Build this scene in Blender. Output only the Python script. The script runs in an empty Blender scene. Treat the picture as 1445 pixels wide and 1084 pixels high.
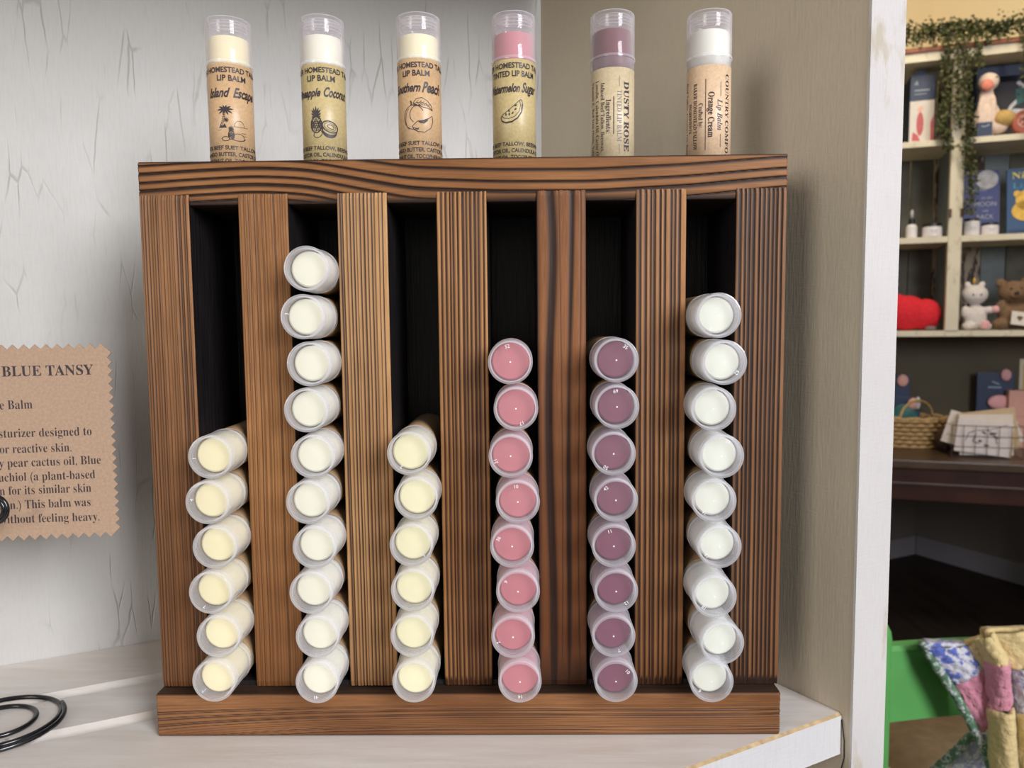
import bpy, bmesh, math, random
import numpy as np
from mathutils import Vector, Matrix
R = math.radians
PI = math.pi
random.seed(7)
C = bpy.context.scene.collection

# ---------------------------------------------------------------- camera, world, lights
F, CX, CY = 1044.0, 722.5, 542.0
CAM = Vector((0.02238, -0.28679, 0.16204))
PITCH, YAW, ROLL = 0.079209, -0.013003, 0.010150
_f = Vector((math.sin(YAW)*math.cos(PITCH), math.cos(YAW)*math.cos(PITCH), -math.sin(PITCH)))
_r = Vector((math.cos(YAW), -math.sin(YAW), 0)); _d = _f.cross(_r)
RIGHT = math.cos(ROLL)*_r + math.sin(ROLL)*_d
DOWN = -math.sin(ROLL)*_r + math.cos(ROLL)*_d
cam_d = bpy.data.cameras.new('camera'); cam = bpy.data.objects.new('camera', cam_d); C.objects.link(cam)
M = Matrix((RIGHT, -DOWN, -_f)).transposed().to_4x4(); M.translation = CAM
cam.matrix_world = M
cam_d.sensor_fit = 'HORIZONTAL'; cam_d.sensor_width = 36.0; cam_d.lens = 36.0*F/1445.0
cam_d.clip_start = 0.01; cam_d.clip_end = 50
cam_d.dof.use_dof = True; cam_d.dof.focus_distance = 0.275; cam_d.dof.aperture_fstop = 22
bpy.context.scene.camera = cam
sc = bpy.context.scene
sc.view_settings.view_transform = 'Standard'; sc.view_settings.look = 'None'
sc.view_settings.gamma = 1; sc.view_settings.use_curve_mapping = False
sc.view_settings.exposure = 0.0
sc.cycles.transparent_max_bounces = 32
sc.cycles.max_bounces = 8

w = bpy.data.worlds.new('shop_ambient'); sc.world = w; w.use_nodes = True
w.node_tree.nodes['Background'].inputs[0].default_value = (1.0, 0.93, 0.84, 1)
w.node_tree.nodes['Background'].inputs[1].default_value = 0.25

def area(name, loc, target, sx, sy, power, col):
    l = bpy.data.lights.new(name, 'AREA'); l.shape = 'RECTANGLE'; l.size = sx; l.size_y = sy
    l.energy = power; l.color = col
    o = bpy.data.objects.new(name, l); C.objects.link(o); o.location = loc
    o.rotation_euler = (Vector(target)-Vector(loc)).to_track_quat('-Z', 'Y').to_euler()
    return o
area('window_daylight', (1.20, -1.45, 0.92), (0, 0.05, 0.12), 0.75, 1.1, 52, (0.945, 0.955, 1.0))
area('far_window_daylight', (-1.5, -2.0, 0.6), (0, 0.05, 0.1), 0.7, 1.2, 19, (1.0, 0.96, 0.90))
area('shop_ceiling_lamp', (1.1, 1.3, 1.75), (1.7, 2.5, 0.7), 0.7, 0.7, 19, (1.0, 0.86, 0.62))

# ---------------------------------------------------------------- helpers
def ray(px, py):
    return (RIGHT*((px-CX)/F) + DOWN*((py-CY)/F) + _f)
def at(px, py, axis, val):
    d = ray(px, py); t = (val-CAM[axis])/d[axis]; return CAM + d*t
def atplane(px, py, p0, n):
    d = ray(px, py); t = (Vector(p0)-CAM).dot(n)/d.dot(n); return CAM + d*t

def empty(name, loc=(0, 0, 0), rz=0.0, parent=None, rot=None):
    o = bpy.data.objects.new(name, None); C.objects.link(o); o.location = loc
    o.rotation_euler = rot if rot is not None else (0, 0, rz)
    o.empty_display_size = 0.01
    if parent: o.parent = parent
    return o
def tag(o, label, cat, group=None, kind=None):
    o['label'] = label; o['category'] = cat
    if group: o['group'] = group
    if kind: o['kind'] = kind
    return o
def struct(o): o['kind'] = 'structure'; return o
def link(name, bm, mats, parent=None, smooth=False, loc=None, rot=None):
    me = bpy.data.meshes.new(name)
    bmesh.ops.recalc_face_normals(bm, faces=bm.faces)
    bm.to_mesh(me); bm.free()
    if not isinstance(mats, (list, tuple)): mats = [mats]
    for m in mats: me.materials.append(m)
    if smooth:
        for p in me.polygons: p.use_smooth = True
    o = bpy.data.objects.new(name, me); C.objects.link(o)
    if parent: o.parent = parent
    if loc is not None: o.location = loc
    if rot is not None: o.rotation_euler = rot
    return o
def box(bm, x0, x1, y0, y1, z0, z1, mi=0, bev=0.0):
    r = bmesh.ops.create_cube(bm, size=1.0)
    vs = r['verts']
    for v in vs:
        v.co = Vector(((x0+x1)/2+v.co.x*(x1-x0), (y0+y1)/2+v.co.y*(y1-y0), (z0+z1)/2+v.co.z*(z1-z0)))
    fs = set(f for v in vs for f in v.link_faces)
    for f in fs: f.material_index = mi
    if bev > 0:
        es = list(set(e for v in vs for e in v.link_edges))
        rr = bmesh.ops.bevel(bm, geom=es, offset=bev, segments=2, profile=0.7, affect='EDGES')
        for f in rr['faces']: f.material_index = mi
def mkbox(name, dims, mat, parent=None, bev=0.0, **k):
    bm = bmesh.new(); box(bm, *dims, bev=bev); return link(name, bm, mat, parent, **k)
def prism(bm, pts, z0, z1, mi=0):
    lo = [bm.verts.new((p[0], p[1], z0)) for p in pts]; hi = [bm.verts.new((p[0], p[1], z1)) for p in pts]
    fs = [bm.faces.new(lo[::-1]), bm.faces.new(hi)]
    n = len(pts)
    for i in range(n): fs.append(bm.faces.new((lo[i], lo[(i+1) % n], hi[(i+1) % n], hi[i])))
    for f in fs: f.material_index = mi
def lathe(bm, prof, n=40, closed=False, mis=None, c=(0, 0, 0)):
    """prof: list of (r, z); r==0 makes a pole"""
    rings = []
    for r, z in prof:
        if r < 1e-7: rings.append([bm.verts.new((c[0], c[1], c[2]+z))])
        else: rings.append([bm.verts.new((c[0]+r*math.cos(2*PI*k/n), c[1]+r*math.sin(2*PI*k/n), c[2]+z)) for k in range(n)])
    m = len(rings); rng = range(m if closed else m-1)
    for i in rng:
        a, b = rings[i], rings[(i+1) % m]; mi = mis[i] if mis else 0
        for k in range(n):
            k2 = (k+1) % n
            if len(a) == 1 and len(b) == 1: break
            if len(a) == 1: f = bm.faces.new((a[0], b[k], b[k2]))
            elif len(b) == 1: f = bm.faces.new((a[k], a[k2], b[0]))
            else: f = bm.faces.new((a[k], a[k2], b[k2], b[k]))
            f.material_index = mi
def tube(bm, pts, rad, n=8, cap=True, mi=0):
    pts = [Vector(p) for p in pts]; rings = []
    up = Vector((0.13, 0.31, 0.94)).normalized(); m = len(pts)
    for i, p in enumerate(pts):
        t = (pts[min(i+1, m-1)]-pts[max(i-1, 0)]).normalized()
        if i == 0:
            a = t.cross(up)
            if a.length < 1e-3: a = t.cross(Vector((1, 0, 0)))
        else: a = a - t*a.dot(t)
        a.normalize(); b = t.cross(a)
        r = rad[i] if hasattr(rad, '__len__') else rad
        rings.append([bm.verts.new(p + a*(r*math.cos(2*PI*k/n)) + b*(r*math.sin(2*PI*k/n))) for k in range(n)])
    for i in range(m-1):
        for k in range(n):
            f = bm.faces.new((rings[i][k], rings[i][(k+1) % n], rings[i+1][(k+1) % n], rings[i+1][k])); f.material_index = mi
    if cap:
        bm.faces.new(rings[0][::-1]).material_index = mi; bm.faces.new(rings[-1]).material_index = mi
def blob(bm, c, r, sub=3, rot=None, mi=0):
    rr = bmesh.ops.create_icosphere(bm, subdivisions=sub, radius=1.0)
    for v in rr['verts']:
        p = Vector((v.co.x*r[0], v.co.y*r[1], v.co.z*r[2]))
        if rot: p = Matrix.Rotation(rot[1], 3, rot[0]) @ p
        v.co = p + Vector(c)
    for f in set(f for v in rr['verts'] for f in v.link_faces): f.material_index = mi
def fuse(o, vox, fuzz=0.0, scale=0.006):
    m = o.modifiers.new('fuse', 'REMESH'); m.mode = 'VOXEL'; m.voxel_size = vox; m.use_smooth_shade = True
    s = o.modifiers.new('soften', 'SMOOTH'); s.iterations = 3
    if fuzz:
        t = bpy.data.textures.new('plush_fuzz', 'CLOUDS'); t.noise_scale = scale
        d = o.modifiers.new('fuzz', 'DISPLACE'); d.texture = t; d.strength = fuzz; d.mid_level = 0.5
    return o

# ---------------------------------------------------------------- materials
class NT:
    def __init__(s, name):
        s.m = bpy.data.materials.new(name); s.m.use_nodes = True; s.t = s.m.node_tree; s.n = s.t.nodes; s.n.clear()
        s.out = s.n.new('ShaderNodeOutputMaterial')
    def a(s, typ, ins=None, **kw):
        nd = s.n.new('ShaderNode'+typ)
        for k, v in kw.items(): setattr(nd, k, v)
        for k, v in (ins or {}).items():
            if isinstance(v, bpy.types.NodeSocket): s.t.links.new(v, nd.inputs[k])
            else: nd.inputs[k].default_value = v
        return nd
    def ramp(s, fac, stops, interp='LINEAR'):
        nd = s.n.new('ShaderNodeValToRGB'); s.t.links.new(fac, nd.inputs[0]); cr = nd.color_ramp; cr.interpolation = interp
        while len(cr.elements) < len(stops): cr.elements.new(0.5)
        for e, (p, c) in zip(cr.elements, stops):
            e.position = p; e.color = c if hasattr(c, '__len__') and len(c) == 4 else ((*c, 1) if hasattr(c, '__len__') else (c, c, c, 1))
        return nd.outputs[0]
    def mix(s, fac, a, b, mode='MIX'):
        nd = s.n.new('ShaderNodeMix'); nd.data_type = 'RGBA'; nd.blend_type = mode
        for i, v in ((0, fac), (6, a), (7, b)):
            if isinstance(v, bpy.types.NodeSocket): s.t.links.new(v, nd.inputs[i])
            else: nd.inputs[i].default_value = v if (i == 0 or len(v) == 4) else (*v, 1)
        return nd.outputs[2]
    def math(s, op, a, b=0.0, clamp=False):
        nd = s.n.new('ShaderNodeMath'); nd.operation = op; nd.use_clamp = clamp
        for i, v in enumerate((a, b)):
            if isinstance(v, bpy.types.NodeSocket): s.t.links.new(v, nd.inputs[i])
            else: nd.inputs[i].default_value = v
        return nd.outputs[0]
    def coord(s, scale=(1, 1, 1), kind='Object', rot=(0, 0, 0)):
        tc = s.n.new('ShaderNodeTexCoord'); mp = s.n.new('ShaderNodeMapping')
        s.t.links.new(tc.outputs[kind], mp.inputs[0]); mp.inputs['Scale'].default_value = scale; mp.inputs['Rotation'].default_value = rot
        return mp.outputs[0]
    def noise(s, vec, scale=1.0, detail=3.0, rough=0.5):
        return s.a('TexNoise', {'Vector': vec, 'Scale': scale, 'Detail': detail, 'Roughness': rough}).outputs[0]
    def bsdf(s, col, rough=0.5, height=None, bump=0.3, dist=0.001, **ins):
        p = s.n.new('ShaderNodeBsdfPrincipled')
        def put(k, v):
            if isinstance(v, bpy.types.NodeSocket): s.t.links.new(v, p.inputs[k])
            else: p.inputs[k].default_value = v
        put('Base Color', col if isinstance(col, bpy.types.NodeSocket) or len(col) == 4 else (*col, 1)); put('Roughness', rough)
        for k, v in ins.items(): put(k.replace('_', ' '), v)
        if height is not None:
            b = s.a('Bump', {'Height': height, 'Strength': bump, 'Distance': dist}); s.t.links.new(b.outputs[0], p.inputs['Normal'])
        s.t.links.new(p.outputs[0], s.out.inputs[0]); return p
def plain(name, col, rough=0.5, var=0.08, scale=60.0, bump=0.0, **k):
    n = NT(name); v = n.noise(n.coord(), scale)
    lo = tuple(c*(1-var) for c in col); hi = tuple(min(1, c*(1+var)) for c in col)
    c = n.ramp(v, [(0.3, lo), (0.7, hi)])
    n.bsdf(c, rough, v if bump else None, bump, **k); return n.m

def wood_burnt(name, light, dark, seed=0.0, vertical=True, rough=0.5):
    n = NT(name)
    g = n.a('Attribute', attribute_name='grain').outputs['Fac']
    sc_ = (1, 1, 0.06) if vertical else (0.06, 1, 1)
    v = n.coord(sc_); 
    mp = n.a('VectorMath', {0: v, 1: (seed*3.1, seed*1.7, seed*2.3)}, operation='ADD').outputs[0]
    fine = n.noise(mp, 1400, 4, 0.6)
    mid = n.noise(mp, 120, 3, 0.5)
    big = n.noise(n.a('VectorMath', {0: n.coord((1, 1, 0.45) if vertical else (0.45, 1, 1)), 1: (seed, seed, seed)}, operation='ADD').outputs[0], 22, 3, 0.55)
    lt = n.mix(n.ramp(big, [(0.32, 0.0), (0.68, 1.0)]), tuple(c*f for c, f in zip(light, (0.55, 0.5, 0.45))), light)
    lt = n.mix(n.ramp(mid, [(0.35, 0.35), (0.65, 0.0)]), lt, tuple(c*0.5 for c in light))
    lt = n.mix(n.ramp(fine, [(0.4, 0.0), (0.75, 0.35)]), lt, tuple(min(1, c*1.55+0.02) for c in light))
    sg = n.a('Attribute', attribute_name='dark_tone').outputs['Fac']
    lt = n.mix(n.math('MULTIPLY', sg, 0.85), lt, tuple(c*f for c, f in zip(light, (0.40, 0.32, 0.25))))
    gg = n.math('ADD', g, n.math('MULTIPLY', n.math('SUBTRACT', fine, 0.5), 0.35), clamp=True)
    dk = n.mix(n.ramp(fine, [(0.35, 0.0), (0.7, 0.5)]), dark, tuple(c*2.2 for c in dark))
    col = n.mix(n.ramp(gg, [(0.05, 0.0), (0.6, 1.0)]), lt, dk)
    h = n.math('SUBTRACT', n.math('MULTIPLY', fine, 0.4), g)
    n.bsdf(col, rough, h, 0.5, 0.00025, Specular_IOR_Level=0.3)
    return n.m
M_char = NT('charred_wood')
_v = M_char.coord((1, 1, 0.05)); _n = M_char.noise(_v, 900, 4, 0.6)
M_char.bsdf(M_char.ramp(_n, [(0.3, (0.004, 0.004, 0.005)), (0.75, (0.022, 0.017, 0.018))]), 0.42, _n, 0.8, 0.0004)
M_char = M_char.m
M_charbar = NT('scorched_bar_top')
_v = M_charbar.coord((0.06, 1, 1)); _n = M_charbar.noise(_v, 500, 4, 0.6)
M_charbar.bsdf(M_charbar.ramp(_n, [(0.3, (0.012, 0.007, 0.005)), (0.75, (0.06, 0.03, 0.016))]), 0.5, _n, 0.6, 0.0004)
M_charbar = M_charbar.m

def paint(name, base, crack=True, stain=0.0, sx=120.0, sz=17.0, rough=0.55, warm=None, streak=True):
    n = NT(name); co = n.coord()
    wrp = n.noise(co, 35, 3)
    wv = n.a('VectorMath', {0: co, 1: n.a('VectorMath', {0: n.a('TexNoise', {'Vector': co, 'Scale': 60.0, 'Detail': 3.0}).outputs['Color'], 1: (0.002, 0.002, 0.004)}, operation='MULTIPLY').outputs[0]}, operation='ADD').outputs[0]
    sv = n.a('Mapping', {'Vector': wv, 'Scale': (sx, sx, sz)}).outputs[0]
    vo = n.a('TexVoronoi', {'Vector': sv, 'Scale': 1.0}, feature='DISTANCE_TO_EDGE').outputs[0]
    msk = n.ramp(n.noise(n.coord((1, 1, 0.5)), 55, 2), [(0.50, 0.0), (0.64, 1.0)])
    line = n.ramp(vo, [(0.0, 1.0), (0.03, 0.0)])
    cr = n.math('MULTIPLY', line, msk)
    linen = n.noise(n.coord((1, 1, 7)), 160, 3); linen2 = n.noise(n.coord((6, 6, 0.7)), 160, 3)
    big = n.noise(co, 7, 3)
    b2 = tuple(c*0.88 for c in base)
    col = n.mix(n.ramp(big, [(0.35, 0.0), (0.65, 1.0)]), base, b2)
    col = n.mix(n.ramp(linen2, [(0.45, 0.0), (0.8, 0.3)]), col, tuple(c*0.75 for c in base))
    if crack: col = n.mix(n.math('MULTIPLY', cr, 0.36), col, tuple(c*0.35 for c in base))
    if stain:
        s = n.noise(n.coord((1.6, 1.6, 0.8)), 16, 5, 0.65)
        col = n.mix(n.ramp(s, [(0.56, 0.0), (0.63, stain)]), col, warm or (0.42, 0.33, 0.2))
    h = n.math('SUBTRACT', n.math('ADD', n.math('MULTIPLY', linen, 0.25), n.math('MULTIPLY', linen2, 0.35)), n.math('MULTIPLY', cr, 1.0 if crack else 0.0))
    n.bsdf(col, rough, h, 0.55, 0.0006)
    return n.m
M_wall_l = paint('crackled_white_paint', (0.545, 0.53, 0.505))
M_wall_r = paint('cream_brushed_paint', (0.64, 0.55, 0.42), crack=False)
M_post = paint('worn_white_edge_paint', (0.64, 0.61, 0.595), crack=False, stain=0.6, warm=(0.42, 0.35, 0.22))
def shelf_paint():
    n = NT('whitewashed_shelf_paint'); co = n.coord((0.12, 1, 1)); a = n.noise(co, 160, 4, 0.6); b = n.noise(n.coord(), 9, 4)
    c = n.mix(n.ramp(a, [(0.35, 0.0), (0.75, 1.0)]), (0.64, 0.575, 0.52), (0.74, 0.70, 0.675))
    c = n.mix(n.ramp(b, [(0.4, 0.0), (0.7, 0.5)]), c, (0.60, 0.53, 0.45))
    s = n.noise(n.coord((0.5, 1, 1)), 60, 5, 0.7)
    c = n.mix(n.ramp(s, [(0.67, 0.0), (0.72, 0.8)]), c, (0.17, 0.14, 0.10))
    n.bsdf(c, 0.5, a, 0.3, 0.0005); return n.m
M_shelf = shelf_paint()
M_shelfedge = paint('chalky_white_shelf_edge', (0.64, 0.625, 0.63), crack=False, stain=0.25, warm=(0.45, 0.42, 0.38))
M_worn = plain('worn_bare_wood_edge', (0.46, 0.33, 0.18), 0.6, 0.25, 300)

def clear_plastic(name, tint, body, base_a, edge_a, rough=0.12):
    n = NT(name)
    fc = n.a('LayerWeight', {'Blend': 0.5}).outputs['Facing']
    fac = n.math('ADD', n.math('MULTIPLY', n.math('POWER', fc, 2.0), edge_a), base_a, clamp=True)
    tr = n.a('BsdfTransparent', {'Color': (*tint, 1)}).outputs[0]
    df = n.a('BsdfDiffuse', {'Color': (*body, 1)}).outputs[0]; tl = n.a('BsdfTranslucent', {'Color': (*body, 1)}).outputs[0]
    gl = n.a('BsdfGlossy', {'Roughness': rough, 'Color': (1, 1, 1, 1)}).outputs[0]
    def mx(f, x, y):
        m = n.n.new('ShaderNodeMixShader')
        if isinstance(f, bpy.types.NodeSocket): n.t.links.new(f, m.inputs[0])
        else: m.inputs[0].default_value = f
        n.t.links.new(x, m.inputs[1]); n.t.links.new(y, m.inputs[2]); return m.outputs[0]
    fr = n.math('ADD', n.math('MULTIPLY', n.math('POWER', fc, 5.0), 0.5), 0.04, clamp=True)
    n.t.links.new(mx(fr, mx(fac, tr, mx(0.45, df, tl)), gl), n.out.inputs[0]); return n.m
M_capside = clear_plastic('frosted_cap_side', (0.99, 0.99, 0.995), (0.93, 0.93, 0.97), 0.16, 0.35)
M_capend = clear_plastic('clear_cap_end', (1, 1, 1), (0.93, 0.92, 0.98), 0.035, 0.2)
M_caprim = clear_plastic('cap_rim', (0.99, 0.99, 1), (0.93, 0.93, 0.98), 0.33, 0.4)
M_clearcap = clear_plastic('clear_standing_cap', (0.985, 0.975, 0.985), (0.90, 0.87, 0.90), 0.10, 0.5, 0.07)
M_number = plain('moulded_white_plastic', (0.85, 0.85, 0.9), 0.3, 0.02)
def balm_mat(name, col, sss=0.25):
    n = NT(name); v = n.noise(n.coord(), 150, 3); c = n.ramp(v, [(0.3, tuple(x*0.94 for x in col)), (0.7, col)])
    n.bsdf(c, 0.38, v, 0.15, 0.0002, Subsurface_Weight=sss, Subsurface_Radius=(0.003, 0.0025, 0.0015), Subsurface_Scale=1.0, Specular_IOR_Level=0.4); return n.m
BALM = dict(yellow=balm_mat('pale_yellow_balm', (0.95, 0.87, 0.56)), cream=balm_mat('ivory_balm', (0.92, 0.91, 0.74)),
            lemon=balm_mat('lemon_balm', (0.95, 0.90, 0.60)), pink=balm_mat('pink_balm', (0.60, 0.215, 0.245), 0.1),
            plum=balm_mat('plum_balm', (0.24, 0.085, 0.13), 0.05), white=balm_mat('milky_balm', (0.88, 0.90, 0.79)),
            wine=balm_mat('wine_balm', (0.16, 0.02, 0.035), 0.02))
def kraft(name, col, rough=0.6, sheen=0.0):
    n = NT(name); a = n.noise(n.coord(), 900, 4, 0.7); b = n.noise(n.coord(), 90, 3)
    c = n.ramp(a, [(0.35, tuple(x*0.80 for x in col)), (0.65, col)]); c = n.mix(n.ramp(b, [(0.3, 0.0), (0.8, 0.2)]), c, tuple(x*0.8 for x in col))
    n.bsdf(c, rough, a, 0.15, 0.0001, Specular_IOR_Level=0.5); return n.m
LABM = dict(tan=kraft('tan_kraft_label', (0.66, 0.43, 0.235), 0.38), gold=kraft('golden_kraft_label', (0.60, 0.47, 0.23), 0.38),
            pale=kraft('pale_kraft_label', (0.66, 0.53, 0.34), 0.42), peach=kraft('peach_kraft_label', (0.78, 0.55, 0.36), 0.42))
M_card = kraft('kraft_card', (0.44, 0.295, 0.20), 0.75)
M_ink = plain('dark_print', (0.035, 0.022, 0.028), 0.5, 0.1)
M_blueink = plain('faded_blue_grey_print', (0.13, 0.14, 0.19), 0.5, 0.1)
M_blackwire = plain('glossy_black_wire', (0.006, 0.006, 0.008), 0.22, 0.1, Specular_IOR_Level=0.7)

# ---------------------------------------------------------------- lettering
def fancy(s, style):
    caps, low, dig = {'serif': (0x1D400, 0x1D41A, 0x1D7CE), 'script': (0x1D4D0, 0x1D4EA, 0x1D7CE), 'italic': (0x1D468, 0x1D482, 0x1D7CE)}[style]
    out = ''
    for ch in s:
        if 'A' <= ch <= 'Z': out += chr((0x1D468 if style == 'script' else caps)+ord(ch)-65)
        elif 'a' <= ch <= 'z': out += chr(low+ord(ch)-97)
        elif '0' <= ch <= '9': out += chr(dig+ord(ch)-48)
        else: out += ch
    return out
_tc = {}
def text_faces(s, style='sans', bold=0.0, sp=1.0):
    """returns verts (Nx2, cap height = 1, centred in x, baseline 0) and faces"""
    key = (s, style, bold, sp)
    if key in _tc: return _tc[key]
    cu = bpy.data.curves.new('lettering', 'FONT'); cu.body = s if style in ('sans', 'script') else fancy(s, style)
    if style == 'script': cu.shear = 0.42
    cu.size = 1.0; cu.offset = bold; cu.resolution_u = 3; cu.space_character = sp
    ob = bpy.data.objects.new('lettering', cu); C.objects.link(ob)
    dg = bpy.context.evaluated_depsgraph_get(); dg.update()
    me = bpy.data.meshes.new_from_object(ob.evaluated_get(dg))
    vs = np.array([(v.co.x, v.co.y) for v in me.vertices]); fs = [tuple(p.vertices) for p in me.polygons]
    bpy.data.objects.remove(ob); bpy.data.curves.remove(cu); bpy.data.meshes.remove(me)
    if len(vs) == 0: vs = np.zeros((0, 2))
    else:
        vs = vs/0.70; vs[:, 0] -= (vs[:, 0].min()+vs[:, 0].max())/2
    _tc[key] = (vs, fs); return _tc[key]
class Flat:
    """2-D print (u right, v up, metres) that is later mapped on a surface"""
    def __init__(s): s.v = []; s.f = []
    def text(s, t, u, v, h, width=None, style='sans', bold=0.0, rot=0.0, align='c', sp=1.0):
        vs, fs = text_faces(t, style, bold, sp)
        if len(vs) == 0: return
        w0 = vs[:, 0].max()-vs[:, 0].min()
        sx = (width/w0) if width else h
        b = len(s.v); ca, sa = math.cos(rot), math.sin(rot)
        off = 0 if align == 'c' else (-w0*sx/2 if align == 'r' else w0*sx/2)
        for x, y in vs:
            X, Y = x*sx+off, y*h
            s.v.append((u+X*ca-Y*sa, v+X*sa+Y*ca))
        for f in fs: s.f.append(tuple(b+i for i in f))
    def poly(s, pts):
        b = len(s.v); s.v += list(pts); s.f.append(tuple(range(b, b+len(pts))))
    def line(s, pts, wd, closed=False):
        P = [Vector(p) for p in pts]; W = list(wd) if hasattr(wd, '__len__') else None
        if W is None:                                          # short pieces, so that the line can follow a curved surface
            Q = []
            for i in range(len(P) if closed else len(P)-1):
                a, c = P[i], P[(i+1) % len(P)]; k = max(1, int((c-a).length/0.0006)) if (c-a).length < 0.05 else 1
                Q += [a.lerp(c, j/k) for j in range(k)]
            P = Q if closed else Q+[P[-1]]
        n = len(P); b = len(s.v)
        for i, p in enumerate(P):
            a, c = (P[(i-1) % n], P[(i+1) % n]) if closed else (P[max(i-1, 0)], P[min(i+1, n-1)])
            t = (c-a); t = t.normalized() if t.length > 1e-9 else Vector((1, 0)); q = Vector((-t.y, t.x))
            ww = (wd[i] if hasattr(wd, '__len__') else wd)/2
            s.v += [tuple(p+q*ww), tuple(p-q*ww)]
        for i in range(n if closed else n-1):
            j = (i+1) % n; s.f.append((b+2*i, b+2*i+1, b+2*j+1, b+2*j))
    def ellipse(s, c, a, b_, wd, t0=0, t1=2*PI, rot=0, n=28):
        ca, sa = math.cos(rot), math.sin(rot); full = abs(t1-t0) > 6.28
        pts = []
        for k in range(n if full else n+1):
            t = t0+(t1-t0)*k/n; x, y = a*math.cos(t), b_*math.sin(t); pts.append((c[0]+x*ca-y*sa, c[1]+x*sa+y*ca))
        if wd: s.line(pts, wd, full)
        else: s.poly(pts)
    def build(s, name, mp, mat, parent):
        me = bpy.data.meshes.new(name); me.from_pydata([mp(u, v) for u, v in s.v], [], s.f); me.materials.append(mat)
        o = bpy.data.objects.new(name, me); C.objects.link(o); o.parent = parent; return o

# ================================================================ the corner bookcase
LW0 = Vector((0.036, 0.180))                                   # inner corner
ld = Vector((-0.236, -0.109)).normalized(); rd = Vector((0.1093, -0.1566)).normalized()
bookcase = empty('bookcase', (LW0.x, LW0.y, 0))
tag(bookcase, 'white painted wooden bookcase corner with crackled back panel and planked shelf under the rack', 'bookcase')
def oriented(name, p0, d, length, thick, z0, z1, mat, parent, side, bev=0.0):
    """board from p0 along d; thickness to the given side"""
    bm = bmesh.new(); y0, y1 = (0, thick) if side > 0 else (-thick, 0)
    box(bm, 0, length, y0, y1, z0, z1, bev=bev)
    o = link(name, bm, mat, parent)
    o.location = (p0.x-LW0.x, p0.y-LW0.y, 0); o.rotation_euler = (0, 0, math.atan2(d.y, d.x)); return o
oriented('back_panel', LW0, ld, 0.46, 0.016, -0.12, 0.60, M_wall_l, bookcase, -1)
rl = (Vector((0.1560, 0.0086))-LW0).length
oriented('side_panel', LW0-rd*0.01, rd, rl+0.01+0.0012, 0.0238, -0.30, 0.60, M_wall_r, bookcase, 1)
oriented('edge_trim', LW0+rd*(rl+0.0012)+Vector((rd.y, -rd.x))*0.0002, rd, 0.0010, 0.0246, -0.30, 0.60, M_post, bookcase, 1)
# shelf planks, parallel to the back panel, with V grooves between them
n_in = Vector((-ld.y, ld.x)); n_in = n_in if n_in.y < 0 else -n_in     # from the back panel towards the front
def dist_back(p): return (Vector((p.x, p.y))-LW0).dot(n_in)
g1 = (dist_back(at(42, 983, 2, 0))+dist_back(at(162, 961, 2, 0)))/2
g2 = (dist_back(at(77.5, 1030.5, 2, 0))+dist_back(at(193, 1007, 2, 0)))/2
def line_hit(o, d, a, b):                                       # intersect o+s d with a+t b
    det = d.x*(-b.y)+b.x*d.y; r = a-o; s = (r.x*(-b.y)+b.x*r.y)/det; return o+d*s
FR = Vector((0.1540, 0.0102)); fd = Vector((-0.0701, -0.0372)).normalized()
shelf = empty('shelf', (0, 0, 0), parent=bookcase)
def plank(n0, n1, front=False):
    a0, a1 = LW0+n_in*n0, LW0+n_in*n1
    R0, R1 = line_hit(a0, ld, LW0, rd), (FR if front else line_hit(a1, ld, LW0, rd))
    L0 = a0+ld*0.44; L1 = (FR+fd*0.62) if front else a1+ld*0.44
    P = [R0, R1, L1, L0]; bm = bmesh.new(); z0, z1 = -0.0175, 0.0
    bv = 0.0 if front else 0.0080
    q = [p-LW0 for p in P]; v = {}
    lo = [bm.verts.new((p.x, p.y, z0)) for p in q]
    if front:
        ed = Vector((fd.y, -fd.x)); ed = ed if ed.y > 0 else -ed
        hi = [bm.verts.new((p.x, p.y, z1)) for p in (q[0], q[1]+ed*0.0012, q[2]+ed*0.0012, q[3])]
        wr = [bm.verts.new((q[1].x, q[1].y, z1-0.0009)), bm.verts.new((q[2].x, q[2].y, z1-0.0009))]
        fs = [((hi[0], hi[1], hi[2], hi[3]), 0), ((hi[1], wr[0], wr[1], hi[2]), 2), ((wr[0], lo[1], lo[2], wr[1]), 1),
              ((lo[0], lo[3], lo[2], lo[1]), 0), ((hi[0], lo[0], lo[1], wr[0], hi[1]), 0), ((hi[3], hi[2], wr[1], lo[2], lo[3]), 0), ((hi[0], hi[3], lo[3], lo[0]), 0)]
    else:
        q1, q2 = q[1]-n_in*bv, q[2]-n_in*bv
        hi = [bm.verts.new((p.x, p.y, z1)) for p in (q[0], q1, q2, q[3])]
        md = [bm.verts.new((p.x, p.y, z1-0.0062)) for p in (q[1], q[2])]
        fs = [((hi[0], hi[1], hi[2], hi[3]), 0), ((hi[1], md[0], md[1], hi[2]), 0), ((md[0], lo[1], lo[2], md[1]), 0),
              ((lo[0], lo[3], lo[2], lo[1]), 0), ((hi[0], lo[0], lo[1], md[0], hi[1]), 0), ((hi[3], hi[2], md[1], lo[2], lo[3]), 0), ((hi[0], hi[3], lo[3], lo[0]), 0)]
    for f, mi in fs: bm.faces.new(f).material_index = mi
    return link('plank', bm, [M_shelf, M_shelfedge, M_worn], shelf)
plank(0.0005, g1+0.0080); plank(g1+0.0084, g2+0.0080); plank(g2+0.0084, 0.2, front=True)
bm = bmesh.new(); box(bm, 0, 0.44, 0, 0.185, 0.372, 0.390)  # board above the view, added to shade the top of the back panel
us = link('unseen_upper_shelf', bm, M_shelf, bookcase); us.rotation_euler = (0, 0, math.atan2(ld.y, ld.x))
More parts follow.
